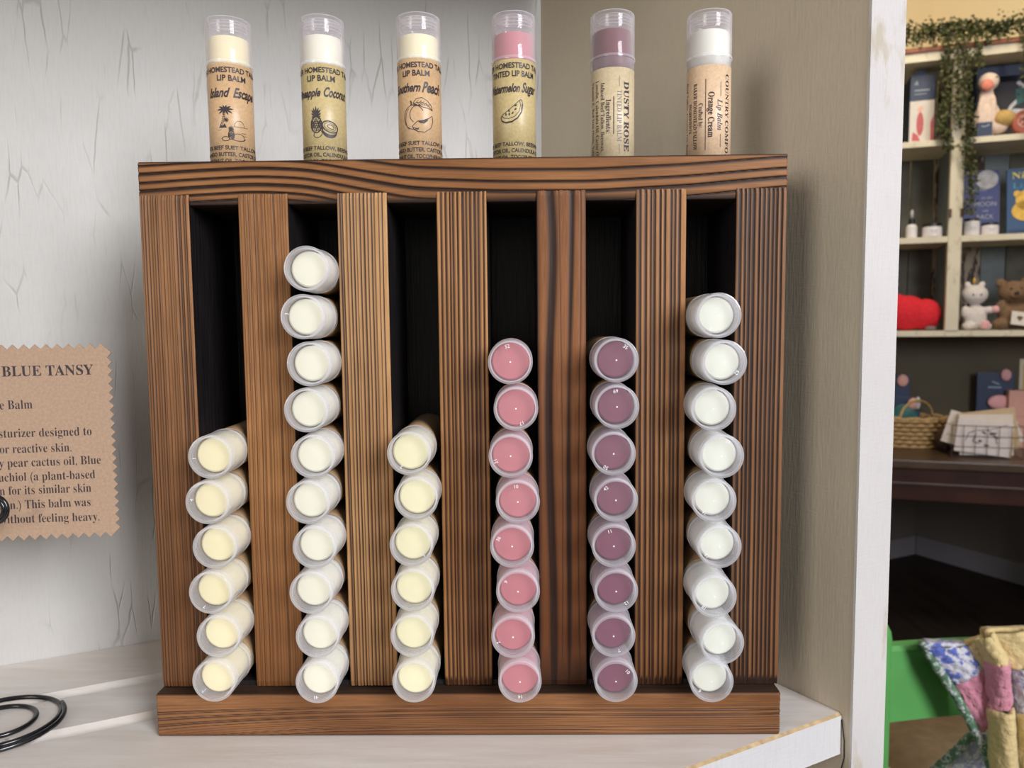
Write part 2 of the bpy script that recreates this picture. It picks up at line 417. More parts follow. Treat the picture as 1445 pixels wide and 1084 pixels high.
# a short nail-like wire loop poking out below the shelf corner
bm = bmesh.new()
pw = at(1187, 1035, 1, 0.010)-Vector((LW0.x, LW0.y, 0))
tube(bm, [pw+Vector((0.0, 0, 0.006)), pw+Vector((0.0008, -0.001, -0.002)), pw+Vector((0.001, -0.001, -0.010)), pw+Vector((-0.002, -0.003, -0.018)), pw+Vector((-0.008, -0.006, -0.022))], 0.00025, 6)
link('loose_wire', bm, M_blackwire, bookcase)

# ================================================================ the display rack
S = 0.2477/13; HW = 0.2477/2; ZB, ZT = 0.0176, 0.2133
rack = empty('display_rack', (0, 0, 0))
tag(rack, 'burnt and brushed wooden rack of seven upright slats holding columns of balm tubes', 'rack')
def grain_board(name, a0, a1, t0, t1, y0, y1, vertical, grainf, mats, nx, nt, depth=0.0002, rough_ends=True, rnd=0.0006, seed=1):
    """front face: a dense grid over cross (a) and length (t) with real relief; plus sides and back"""
    rg = np.random.RandomState(seed)
    A = np.linspace(a0, a1, nx); T = np.linspace(t0, t1, nt)
    AA, TT = np.meshgrid(A, T, indexing='ij')
    G = np.clip(grainf((AA-a0)/(a1-a0), (TT-t0)/(t1-t0)), 0, 1)
    e = np.minimum(AA-a0, a1-AA); et = np.minimum(TT-t0, t1-TT)
    rd_ = np.clip(1-e/rnd, 0, 1)**2*rnd*0.7 + np.clip(1-et/rnd, 0, 1)**2*rnd*0.7
    Y = y0 + G*depth + rd_
    if rough_ends:
        TT = TT.copy(); TT[:, 0] += rg.rand(nx)*0.0003; TT[:, -1] -= rg.rand(nx)*0.0003+G[:, -1]*0.0003
        AA = AA.copy(); jit = (G[0, :]*0.0002)
        AA[0, :] += jit; AA[-1, :] -= G[-1, :]*0.0002
    verts = []
    for i in range(nx):
        for j in range(nt):
            verts.append((AA[i, j], Y[i, j], TT[i, j]) if vertical else (TT[i, j], Y[i, j], AA[i, j]))
    faces = []; mi = []
    idx = lambda i, j: i*nt+j
    for i in range(nx-1):
        for j in range(nt-1): faces.append((idx(i, j), idx(i+1, j), idx(i+1, j+1), idx(i, j+1))); mi.append(0)
    border = [idx(i, 0) for i in range(nx)] + [idx(nx-1, j) for j in range(1, nt)] + [idx(i, nt-1) for i in range(nx-2, -1, -1)] + [idx(0, j) for j in range(nt-2, 0, -1)]
    nb = len(border); base = len(verts)
    for k in border:
        x, y, z = verts[k]; verts.append((x, y1, z))
    for k in range(nb): faces.append((border[(k+1) % nb], border[k], base+k, base+(k+1) % nb)); mi.append(1)
    faces.append(tuple(base+k for k in range(nb))); mi.append(1)
    me = bpy.data.meshes.new(name); me.from_pydata(verts, [], faces)
    me.polygons.foreach_set('material_index', mi)
    at_ = me.attributes.new('grain', 'FLOAT', 'POINT'); g = np.zeros(len(verts), dtype=np.float32); g[:nx*nt] = G.ravel(); g[nx*nt:] = 0.9
    at_.data.foreach_set('value', g)
    sa = me.attributes.new('dark_tone', 'FLOAT', 'POINT'); ph = seed*1.7
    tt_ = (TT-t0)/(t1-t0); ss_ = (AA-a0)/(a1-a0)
    if vertical: SC = np.clip(0.95-1.25*tt_+0.16*np.sin(5*tt_+ph)+0.12*np.sin(13*tt_+ph*2+2*ss_)+0.15*np.sin(3*ss_+ph+4*tt_), 0, 1)  # slats get darker towards the bottom, varied by waves
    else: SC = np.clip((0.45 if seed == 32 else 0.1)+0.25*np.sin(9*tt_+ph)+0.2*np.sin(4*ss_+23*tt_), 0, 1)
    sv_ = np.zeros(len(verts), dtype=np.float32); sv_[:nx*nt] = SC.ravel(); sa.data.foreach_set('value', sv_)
    for m in mats: me.materials.append(m)
    bm = bmesh.new(); bm.from_mesh(me); bmesh.ops.recalc_face_normals(bm, faces=bm.faces); bm.to_mesh(me); bm.free()
    o = bpy.data.objects.new(name, me); C.objects.link(o); o.parent = rack
    return o
def lines_fn(pos, wid, drk, warp, soft=1.0, base=None, rev=1):
    def f(s, t):
        D = np.zeros_like(s)
        ss = s+warp(s, t)
        for p, w_, d in zip(pos, wid, drk):
            x = (ss-p)/w_*rev
            pr = np.where(x < 0, np.clip(1+x/1.3, 0, 1)**1.6, np.clip(1-x*2.2*soft, 0, 1))
            D = np.maximum(D, d*pr)
        if base is not None: D = np.maximum(D, base(s, t))
        return D
    return f
def rows(n, seed, jit=0.3, wid=0.5, dmin=0.6, dmax=1.0, a=0.0, b=1.0, pw=1.0):
    rg = np.random.RandomState(seed); p = a+(b-a)*(np.linspace(0, 1, n+2)[1:-1])**pw + (rg.rand(n)-.5)*jit/n
    return p, np.full(n, wid/n)*(0.7+0.6*rg.rand(n)), dmin+(dmax-dmin)*rg.rand(n)
def wander(seed, amp, fr=3.0):
    rg = np.random.RandomState(seed); ph = rg.rand(6)*6.28; am = rg.rand(6)*amp/np.arange(1, 7)**0.8
    return lambda s, t: sum(am[k]*np.sin(fr*(k+1)*t+ph[k]+s*1.2) for k in range(6))
LT = [(0.35, 0.165, 0.065), (0.43, 0.200, 0.070), (0.58, 0.325, 0.14), (0.52, 0.265, 0.10), (0.28, 0.112, 0.040), (0.41, 0.195, 0.075), (0.30, 0.145, 0.065)]
DK = [(0.045, 0.020, 0.010), (0.075, 0.030, 0.012), (0.045, 0.020, 0.011), (0.045, 0.016, 0.007), (0.022, 0.009, 0.005), (0.035, 0.014, 0.007), (0.022, 0.010, 0.006)]
def slat5(s, t):
    w1 = 0.30-0.10*np.clip(t, 0, 1)**1.0+0.10*np.exp(-((t-0.9)/0.18)**2)+0.02*np.sin(9*t); w2 = 0.60+0.10*t+0.02*np.sin(7*t+1)
    d = np.exp(-((s-w1)/0.085)**2)*0.95
    d = np.maximum(d, np.exp(-((s-w2)/0.055)**2)*(0.55+0.35*np.sin(5*t)**2))
    d = np.maximum(d, np.clip(1-s/0.10, 0, 1)*0.6); d = np.maximum(d, np.clip(1-(1-s)/0.07, 0, 1)*0.5)
    d = np.maximum(d, 0.35*np.exp(-((s-0.47-0.03*np.sin(4*t))/0.02)**2)); d = np.maximum(d, 0.4*np.exp(-((s-0.86+0.03*np.sin(5*t))/0.02)**2))
    d = np.maximum(d, 0.5*np.clip(1-t/0.10, 0, 1)); return d
def endblock(s, t):  # the unbrushed scorched foot of some slats
    return np.where(t < 0.022, 0.55+0.2*np.sin(s*60), 0)
specs = [
    lines_fn(*rows(17, 11, 0.5, 0.55, 0.4, 0.95), wander(1, 0.012)),
    lines_fn(*rows(19, 12, 0.6, 0.5, 0.3, 0.85), wander(2, 0.02)),
    lines_fn(*rows(13, 13, 0.4, 0.5, 0.55, 1.0, pw=1.15), lambda s, t: wander(3, 0.015)(s, t)-0.05*(1-t)*(1-s)),
    lines_fn(*rows(11, 14, 0.3, 0.62, 0.8, 1.0), wander(4, 0.008), base=endblock, rev=-1),
    slat5,
    lines_fn(*rows(9, 16, 0.5, 0.55, 0.8, 1.0), wander(6, 0.006), base=endblock),
    lines_fn(*rows(10, 17, 0.25, 0.6, 0.85, 1.0), wander(7, 0.008), base=lambda s, t: np.where(t < 0.02, 0.7, 0)),
]
for i in range(7):
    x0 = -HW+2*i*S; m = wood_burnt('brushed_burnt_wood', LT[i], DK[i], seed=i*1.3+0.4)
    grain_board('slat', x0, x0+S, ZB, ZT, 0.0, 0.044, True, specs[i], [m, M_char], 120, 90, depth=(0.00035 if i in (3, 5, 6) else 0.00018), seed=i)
def topwarp(s, t):   # s up 0..1, t along 0..1 ; the long sweep of the grain
    g_ = np.linspace(0, 1, 400); c0 = np.interp(g_, [0, .08, .18, .26, .34, .42, .55, .70, .85, 1.0], [0.02, 0.10, 0.17, 0.10, -0.15, -0.36, -0.44, -0.46, -0.38, -0.22]); k_ = np.hanning(41); c0 = np.convolve(np.pad(c0, 20, 'edge'), k_/k_.sum(), 'valid'); c = np.interp(t, g_, c0)
    return -c*(0.75+0.35*(1-s))
tp = np.array([-0.55, -0.42, -0.30, -0.17, -0.02, 0.14, 0.32, 0.50, 0.70, 0.88, 1.1]); tw = np.array([.06, .05, .07, .05, .07, .06, .08, .06, .07, .05, .06])
topf0 = lines_fn(tp, tw*1.25, np.array([.9, .8, 1, .85, 1, .95, 1, .9, 1, .9, .8]), topwarp, rev=1)
def topf(s, t):
    d = topf0(s, t+0*s); d = np.maximum(d, np.clip(1-(1-s)/0.07, 0, 1)*0.9); d = np.maximum(d, np.clip(1-s/0.22, 0, 1)*0.8); return d
# top rail: front lip (grained), deck with a trough for the samples
m = wood_burnt('brushed_burnt_wood_rail', (0.315, 0.135, 0.045), (0.018, 0.008, 0.005), 4.2, False)
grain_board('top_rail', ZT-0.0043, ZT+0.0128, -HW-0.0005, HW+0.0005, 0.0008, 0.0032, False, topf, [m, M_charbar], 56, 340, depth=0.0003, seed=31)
bm = bmesh.new(); box(bm, -HW-0.0004, HW+0.0004, 0.0032, 0.049, ZT-0.0042, ZT+0.0016); box(bm, -HW-0.0004, HW+0.0004, 0.024, 0.049, ZT+0.0016, ZT+0.0128)
box(bm, -HW-0.0004, -HW+0.004, 0.0032, 0.024, ZT+0.0016, ZT+0.0127); box(bm, HW-0.004, HW+0.0004, 0.0032, 0.024, ZT+0.0016, ZT+0.0127)
link('top_deck', bm, M_charbar, rack)
m = wood_burnt('brushed_burnt_wood_foot', (0.30, 0.135, 0.052), (0.04, 0.016, 0.008), 8.8, False)
def botwarp(s, t): return 0.28*np.clip(1-t/0.30, 0, 1)**1.6*(1-s)+0.02*np.sin(9*t)-0.05*t
bp, bw, bd = rows(22, 41, 0.9, 0.5, 0.25, 0.85, a=-0.3, b=0.85)
botf0 = lines_fn(bp, bw, bd, botwarp)
def botf(s, t): return np.maximum(botf0(s, t)*(1-0.7*np.clip((s-0.62)/0.15, 0, 1)*np.clip(t/0.15, 0, 1)), np.maximum(0.55*np.clip(1-s/0.12, 0, 1), 0.6*np.clip(1-(1-s)/0.05, 0, 1)))
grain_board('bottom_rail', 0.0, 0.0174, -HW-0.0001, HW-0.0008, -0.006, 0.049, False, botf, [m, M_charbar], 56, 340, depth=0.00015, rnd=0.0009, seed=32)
for i in range(6):
    x0 = -HW+(2*i+1)*S; mkbox('slot_floor', (x0, x0+S, 0.002, 0.044, 0.0174, 0.0192), M_char, rack)
bm = bmesh.new(); box(bm, -HW, HW, 0.044, 0.049, 0.0174, ZT-0.0043); link('back_board', bm, M_char, rack)

# ================================================================ lip balms
RC = 0.0082; LEN = 0.067
def cap_mesh(bm, L=0.0165, end=0.0011, th=0.0006, ribs=True):
    """hollow cap, mouth at z=LEN-L, closed flat end at z=LEN"""
    z0, z1 = LEN-L, LEN
    p = [(RC+0.00022, z0), (RC+0.00022, z0+0.0007), (RC, z0+0.0010), (RC, z1-0.0005), (RC-0.0002, z1-0.0001), (RC-0.0006, z1)]
    mi = [2, 2, 0, 2, 2]
    p += [(RC-0.0011, z1), (RC-0.0011, z1-0.0003), (0.0, z1-0.0003), ]; mi += [2, 2, 1]
    p += [(0.0, z1-end), (RC-th-0.0004, z1-end)]; mi += [1, 1]
    z = z1-end-0.0004
    if ribs:
        for k in range(4):
            p += [(RC-th, z), (RC-th-0.00045, z-0.0005)]; mi += [2, 0]; z -= 0.0012
    p += [(RC-th, z), (RC-th, z0)]; mi += [0, 0]
    mi += [2]
    lathe(bm, p, 48, closed=False, mis=mi)
    # close mouth ring
_shared = {}
def mesh_of(key, fn, mats, smooth=True):
    if key not in _shared:
        bm = bmesh.new(); fn(bm); me = bpy.data.meshes.new(key); bmesh.ops.recalc_face_normals(bm, faces=bm.faces); bm.to_mesh(me); bm.free()
        for m_ in mats: me.materials.append(m_)
        for p in me.polygons: p.use_smooth = smooth
        me.set_sharp_from_angle(angle=R(35)) if hasattr(me, 'set_sharp_from_angle') else None
        _shared[key] = me
    return _shared[key]
def inst(name, me, parent, rz=0.0):
    o = bpy.data.objects.new(name, me); C.objects.link(o); o.parent = parent; o.rotation_euler = (0, 0, rz); return o
def lying_proto(kind, rec, rb):
    def balm(bm): lathe(bm, [(0, LEN-rec-0.0001), (rb*0.5, LEN-rec-0.0001), (rb-0.0006, LEN-rec-0.0004), (rb, LEN-rec-0.001), (rb, LEN-0.018), (rb+0.0005, LEN-0.019), (rb+0.0005, LEN-0.024), (0, LEN-0.024)], 40)
    def body(bm): lathe(bm, [(0, 0), (0.0072, 0), (0.0075, 0.0004), (0.0075, 0.0045), (0.0079, 0.005), (0.0079, 0.009), (0.0079, LEN-0.0167), (0.0072, LEN-0.0167), (0.0072, 0.043), (0, 0.043)], 40)
    def label(bm): lathe(bm, [(0.00795, 0.010), (0.00805, 0.010), (0.00805, 0.047), (0.00795, 0.047)], 40)
    return dict(cap=mesh_of('cap', cap_mesh, [M_capside, M_capend, M_caprim]), balm=mesh_of('balm_'+kind, balm, [BALM[kind]]),
                body=mesh_of('tube_body', body, [M_clearcap]), label=mesh_of('label_plain', label, [LABM['tan']]))
def number_mesh(txt, ang, rr=0.0052, dot=False):
    fl = Flat()
    if txt: fl.text(txt, rr*math.cos(ang), rr*math.sin(ang), 0.0013, rot=ang-PI/2, bold=0.005)
    if dot: fl.ellipse((0, 0), 0.00033, 0.00033, 0, n=10)
    me = bpy.data.meshes.new('moulded_number'); me.from_pydata([(u, v, LEN-0.00018) for u, v in fl.v], [], fl.f)
    me.materials.append(M_number); return me
P0 = -0.017
COLS = [
 ('yellow', 0.0041, 0.00655, [(296, 645.3), (291.8, 709.7), (302.4, 773), (296.4, 837.2), (307.8, 899), (301, 962)], 'column beside the kraft card', 'pale yellow'),
 ('cream', 0.0041, 0.0066, [(431.8, 378.8), (426.7, 447), (436, 513.8), (431.4, 579.3), (441, 644.8), (434, 709.5), (443.4, 773), (438.5, 837.2), (447.5, 899.6), (447, 964)], 'the tallest column', 'ivory'),
 ('lemon', 0.0041, 0.0067, [(577, 640.3), (587.2, 704), (580.3, 770), (582.1, 833.8), (581.3, 898.3), (583.8, 962.9)], 'column beside the pink ones', 'lemon cream'),
 ('pink', 0.0040, 0.0070, [(720, 511), (728, 577), (720.6, 644), (730.7, 708.8), (722.6, 771.6), (731, 835.4), (724, 899.8), (733.8, 963)], 'the pink column', 'pink'),
 ('plum', 0.0043, 0.0067, [(870, 508.4), (870.8, 574.5), (866.1, 640.8), (869.3, 706.4), (866.4, 771.3), (869.7, 835.2), (866.1, 898.4), (869.4, 962.4)], 'the plum column', 'plum'),
 ('white', 0.0046, 0.0066, [(1014.9, 445), (1022.9, 511.7), (1007.3, 577.3), (1019, 644.3), (1008, 707.3), (1015.8, 772), (1008.9, 842.6), (1020, 908.6), (1004.4, 962.5)], 'column by the bookcase side', 'milky white'),
]
NUM = {3: [('52', 100), ('17', -70), ('21', 200), ('10', 95), ('36', 150), ('9', 140), ('2', 200), ('14', -90)],
       4: [('35', 55), ('69', 95), ('50', 240), ('42', 130), ('11', 105), ('12', -50), ('7', -70), ('10', 40)],
       5: [('8', 240), ('62', -40), ('', 0), ('23', 70), ('16', 230), ('13', 215), ('18', 225), ('', 0), ('6', 220)],
       0: [('1', 185), ('4', 170), ('', 0), ('7', 245), ('', 0), ('', 0)], 1: [('', 0), ('3', 170), ('', 0), ('', 0), ('', 0), ('', 0), ('', 0), ('', 0), ('', 0), ('41', -95)],
       2: [('2', 240), ('', 0), ('5', -40), ('', 0), ('', 0), ('', 0)]}
ORD = ['topmost', 'second from the top', 'third from the top', 'fourth from the top', 'fifth from the top', 'sixth from the top', 'seventh from the top', 'eighth from the top', 'ninth from the top', 'tenth from the top']
rg = random.Random(3)
for ci, (kind, rec, rb, pts, where, colr) in enumerate(COLS):
    pr = lying_proto(kind, rec, rb); n = len(pts); gx = -HW+(2*ci+1.5)*S
    zs = [at(px, py, 1, P0).z for px, py in pts]; xs = [at(px, py, 1, P0).x for px, py in pts]
    # settle the stack: bodies touch but do not cut into one another
    for k in range(n-1, -1, -1):
        front = Vector((xs[k], P0, zs[k]))
        lim = S/2-0.0083
        xb = min(max(front.x, gx-lim), gx+lim)
        yaw_x = (front.x-xb)/0.019                                # sideways lean of the tube between its mouth and the slat face
        xback = min(max(xb-yaw_x*0.046, gx-lim), gx+lim)
        back = Vector((xback, 0.048, zs[k]))
        d = (front-back).normalized()
        t = empty('lip_balm', front-d*LEN)
        t.rotation_mode = 'QUATERNION'; t.rotation_quaternion = d.to_track_quat('Z', 'Y')
        t.rotation_mode = 'XYZ'
        pos = ORD[k] if k < n-1 else 'lowest'
        tag(t, f'{colr} lip balm tube, {pos}, in {where}', 'lip balm', f'{colr} lip balms stacked in the rack')
        inst('cap', pr['cap'], t); inst('balm', pr['balm'], t); inst('tube_body', pr['body'], t); inst('label', pr['label'], t)
        tx, an = NUM.get(ci, [('', 0)]*n)[k]; dot = kind in ('pink', 'plum') or (ci == 5)
        if tx or dot:
            # the tube's local X may be turned about its axis: bring the angle back to the world's
            q = t.rotation_euler.to_matrix(); lx = q @ Vector((1, 0, 0)); ly = q @ Vector((0, 1, 0))
            wx = Vector((math.cos(R(an)), 0, math.sin(R(an)))); a2 = math.atan2(wx.dot(ly), wx.dot(lx))
            o = inst('moulded_number', number_mesh(tx, a2, dot=dot), t)

# standing samples
def standing(px_bottom, px_top, ytop, kind, labm, label_top_px, capbot_px, rec_px, label_txt, draw):
    y = 0.0125; zt = at(px_top, ytop, 1, y-0.008).z
    x = (at(px_bottom, 215, 1, y).x+at(px_top, 25, 1, y).x)/2
    k = 1.045
    t = empty('lip_balm', (x, y, zt-LEN*k)); t.scale = (k, k, k)
    tag(t, label_txt, 'lip balm', 'sample lip balms standing on the rack')
    zz = lambda py: (at(px_top, py, 1, y-0.0085).z-(zt-LEN*k))/k
    zl, zc, zr = zz(label_top_px), zz(capbot_px), zz(rec_px)
    bm = bmesh.new(); cap_mesh(bm, L=LEN-zc); o = link('cap', bm, [M_clearcap, M_clearcap, M_caprim], t, smooth=True)
    rb = 0.00735
    bm = bmesh.new(); lathe(bm, [(0, zr+0.0003), (rb*0.7, zr+0.0001), (rb-0.0002, zr-0.0001), (rb, zr-0.0004), (rb, zc+0.0004), (0.0075, zc), (0.0075, zl-0.004), (0, zl-0.004)], 40); link('balm', bm, BALM[kind], t, smooth=True)
    bm = bmesh.new(); lathe(bm, [(0, 0), (0.0072, 0), (0.0075, 0.0004), (0.0075, 0.004), (0.0080, 0.0045), (0.0080, zc), (0.0077, zc), (0.0077, 0.04), (0, 0.04)], 48); link('tube_body', bm, M_clearcap, t, smooth=True)
    RL = 0.00812
    ang0 = math.atan2(CAM.x-x, -(CAM.y-y))                     # turned to face the same way as in the shop
    bm = bmesh.new(); lathe(bm, [(0.00802, 0.008), (RL, 0.008), (RL, zl), (0.00802, zl)], 64); lb = link('label', bm, LABM[labm], t, smooth=True)
    def mp(u, v, dr=0.0001):
        a = u/RL+ang0; r = RL+dr; return (r*math.sin(a), -r*math.cos(a), zl+v)
    tf, df = Flat(), Flat(); extra = draw(tf, df)
    if tf.v: tf.build('printed_text', mp, M_ink, lb)
    if df.v: df.build('printed_drawing', mp, M_ink, lb)
    if extra and extra.v: extra.build('printed_line', mp, M_blueink, lb)
    return t
mm = 0.001/1.045
def header(tf, second='LIP BALM', w2=11.0, hx=-0.4, lx=0.5):
    tf.text('BAKER HOMESTEAD TALLOW', hx*mm, -3.35*mm, 1.95*mm, width=35*mm, bold=0.025)
    tf.text(second, lx*mm, -6.5*mm, 2.1*mm, width=w2*mm, bold=0.025)
def ingr(tf, lines, u=-1.0):
    for i, (s, w_) in enumerate(lines): tf.text(s, u*mm, (-32.4-2.5*i)*mm, 1.45*mm, width=w_*mm, bold=0.022)
def leafshape(a, b, wd, n=6):
    a, b = Vector(a), Vector(b); d = b-a; q = Vector((-d.y, d.x)).normalized()*wd
    return [tuple(a+d*(i/n)+q*math.sin(PI*i/n)) for i in range(n+1)] + [tuple(a+d*(i/n)-q*math.sin(PI*i/n)) for i in range(n-1, 0, -1)]
def pineapple(df, cx, cy, s):
    w_ = 0.10*s
    df.ellipse((cx, cy), 0.72*s, 1.05*s, w_*1.5)
    for k in range(-3, 4):
        df.line([(cx+0.25*k*s-0.35*s, cy-0.8*s), (cx+0.25*k*s+0.35*s, cy+0.8*s)] if abs(k) < 2 else [(cx+0.2*k*s-0.15*s, cy-0.45*s), (cx+0.2*k*s+0.15*s, cy+0.45*s)], w_)
        df.line([(cx+0.25*k*s+0.35*s, cy-0.8*s), (cx+0.25*k*s-0.35*s, cy+0.8*s)] if abs(k) < 2 else [(cx+0.2*k*s+0.15*s, cy-0.45*s), (cx+0.2*k*s-0.15*s, cy+0.45*s)], w_)
    for row in range(3):
        for k in (-2, -1, 0, 1, 2):
            ln = (1.0-0.14*abs(k))*s*(0.75+0.18*row); a = R(90-k*(32-7*row))
            df.poly(leafshape((cx+0.08*k*s, cy+(0.85+0.22*row)*s), (cx+0.08*k*s+ln*math.cos(a), cy+(0.85+0.22*row)*s+ln*math.sin(a)), 0.11*s, 5))
def d1(tf, df):
    header(tf)
    tf.text('Island', -4.6*mm, -12.6*mm, 3.4*mm, width=9.0*mm, style='script', bold=0.03); tf.text('Escape', 5.6*mm, -12.6*mm, 3.6*mm, width=9.6*mm, style='script', bold=0.03)
    ingr(tf, [('47% BEEF SUET TALLOW,', 24), ('MANGO BUTTER, CASTOR OIL,', 26), ('COCONUT OIL, TOCOPHEROL', 25)], 0)
    cx, cy = -2.3*mm, -17.2*mm
    for a, l in ((-25, 3.0), (10, 3.2), (40, 2.9), (75, 2.4), (110, 2.4), (145, 2.9), (178, 3.1), (212, 3.0), (245, 2.2), (-60, 2.4)):
        p1 = (cx+l*mm*math.cos(R(a)), cy+l*mm*math.sin(R(a))*0.85-0.5*mm); df.poly(leafshape((cx, cy), p1, 0.32*mm))
    for dx in (-0.25, 0.25): df.line([(cx+dx*mm*0.6, cy), (cx+(dx-0.4)*mm, cy-2.5*mm), (cx+(dx*1.3-1.1)*mm, cy-5*mm), (cx+(dx*2-2.0)*mm, cy-7.2*mm)], 0.16*mm)
    for k in range(9): df.line([(cx-(0.25+0.20*k)*mm-0.3*mm, cy-(0.8+0.7*k)*mm), (cx-(0.2+0.18*k)*mm+0.4*mm, cy-(0.7+0.7*k)*mm)], 0.13*mm)
    for a in range(0, 360, 45): df.poly(leafshape((-2.0*mm, -21.3*mm), (-2.0*mm+1.1*mm*math.cos(R(a)), -21.3*mm+1.1*mm*math.sin(R(a))), 0.16*mm))
    df.poly([(-4.6*mm, -24.3*mm), (-1.9*mm, -24.2*mm), (-2.6*mm, -22.6*mm), (-3.4*mm, -23.6*mm), (-4.2*mm, -22.9*mm)])
    df.ellipse((2.8*mm, -23.6*mm), 1.9*mm, 2.2*mm, 0.13*mm, 0, PI); df.line([(0.8*mm, -23.7*mm), (6.2*mm, -23.7*mm)], 0.13*mm)
    df.line([(-5.2*mm, -25.2*mm), (-3.9*mm, -25.0*mm)], 0.12*mm); df.line([(3.5*mm, -26*mm), (5.4*mm, -25.9*mm)], 0.12*mm); df.line([(4.2*mm, -27*mm), (5.6*mm, -26.9*mm)], 0.12*mm)
    pineapple(df, -0.3*mm, -27.0*mm, 1.55*mm)
    df.ellipse((2.4*mm, -27.9*mm), 2.2*mm, 1.6*mm, 0.2*mm, -0.6, PI+0.2); df.ellipse((2.4*mm, -28.0*mm), 2.5*mm, 1.0*mm, 0.3*mm, PI, 2*PI); df.ellipse((-2.4*mm, -28.4*mm), 1.4*mm, 0.8*mm, 0.25*mm)
def d2(tf, df):
    header(tf, lx=-1.0, hx=1.2)
    tf.text('Pineapple', -6.9*mm, -12.3*mm, 3.0*mm, width=11.5*mm, style='script', bold=0.03); tf.text('Coconut', 5.3*mm, -12.3*mm, 3.5*mm, width=10.6*mm, style='script', bold=0.03)
    ingr(tf, [('47% BEEF TALLOW, BEESWAX,', 27), ('CASTOR OIL, CALENDULA OIL,', 25), ('COCONUT OIL, TOCOPHEROL (VIT E)', 30)], 0.5)
    pineapple(df, -3.2*mm, -22.9*mm, 2.9*mm)
    df.ellipse((2.1*mm, -23.6*mm), 3.1*mm, 2.0*mm, 0.45*mm, rot=-0.35); df.ellipse((2.1*mm, -23.6*mm), 2.3*mm, 1.35*mm, 0.16*mm, rot=-0.35); df.ellipse((2.3*mm, -23.6*mm), 1.3*mm, 0.7*mm, 0.25*mm, rot=-0.35)
    for k in range(6): df.ellipse((1.9*mm, (-24.3-0.22*k)*mm), (3.1-0.08*k)*mm, 2.3*mm, 0.3*mm, PI*0.98, 2*PI*0.99, rot=-0.25)
    df.ellipse((-2.6*mm, -26.4*mm), 1.7*mm, 1.3*mm, 0.25*mm, rot=0.5)
def d3(tf, df):
    header(tf, lx=-1.4, hx=-0.1)
    tf.text('Southern', -5.5*mm, -12.4*mm, 3.2*mm, width=12.0*mm, style='script', bold=0.03); tf.text('Peach', 5.2*mm, -12.6*mm, 3.9*mm, width=8.6*mm, style='script', bold=0.03)
    ingr(tf, [('47% BEEF SUET TALLOW, BEES', 28), ('MANGO BUTTER, CASTOR OIL,', 27), ('COCONUT OIL, TOCOPHEROL (VIT E)', 30)], 0.2)
    L = 0.22*mm
    df.ellipse((-2.3*mm, -22.0*mm), 4.1*mm, 4.6*mm, L, 0.55, 5.2); df.ellipse((-0.6*mm, -21.0*mm), 3.3*mm, 3.4*mm, L, 1.2, 4.1); df.ellipse((-3.2*mm, -22.6*mm), 2.6*mm, 4.2*mm, L*0.8, 2.0, 4.3)
    df.line([(-3.4*mm, -17.6*mm), (-3.2*mm, -16.6*mm), (-3.6*mm, -15.9*mm)], 0.55*mm); df.line([(-3.2*mm, -17.3*mm), (-1.6*mm, -17.9*mm), (0.4*mm, -17.2*mm)], L)
    A = [(-2.6, -16.9), (-1.4, -15.2), (0.8, -14.7), (3.0, -15.8), (4.6, -17.6), (5.1, -19.3), (3.4, -18.6), (1.0, -18.2), (-1.2, -17.4), (-2.6, -16.9)]
    df.line([(a*mm, b*mm) for a, b in A], L); df.line([(-2.6*mm, -16.9*mm), (0.6*mm, -16.4*mm), (3.0*mm, -17.2*mm), (5.1*mm, -19.3*mm)], L*0.8)
    for k in range(5): df.line([((-1.4+1.1*k)*mm, (-16.7-0.15*k*k*0.4)*mm), ((-0.4+1.1*k)*mm, (-15.7-0.12*k*k*0.7)*mm)], L*0.6); df.line([((-1.0+1.1*k)*mm, (-16.7-0.15*k*k*0.4)*mm), ((0.2+1.0*k)*mm, (-17.5-0.1*k*k*0.6)*mm)], L*0.6)
    B = [(-3.0, -25.3), (-1.0, -23.6), (1.5, -23.2), (3.4, -22.4), (4.9, -21.2), (5.2, -23.5), (4.2, -26.0), (1.8, -27.6), (-0.8, -27.5), (-2.4, -26.6), (-3.0, -25.3)]
    df.line([(a*mm, b*mm) for a, b in B], L*1.1); df.line([(-2.6*mm, -25.9*mm), (-0.4*mm, -26.6*mm), (-1.6*mm, -27.0*mm)], L)
    df.poly([(a*mm, b*mm) for a, b in [(-0.8, -23.6), (0.8, -23.3), (2.4, -22.6), (3.3, -22.2), (3.0, -23.3), (1.6, -24.4), (0.2, -24.3)]])
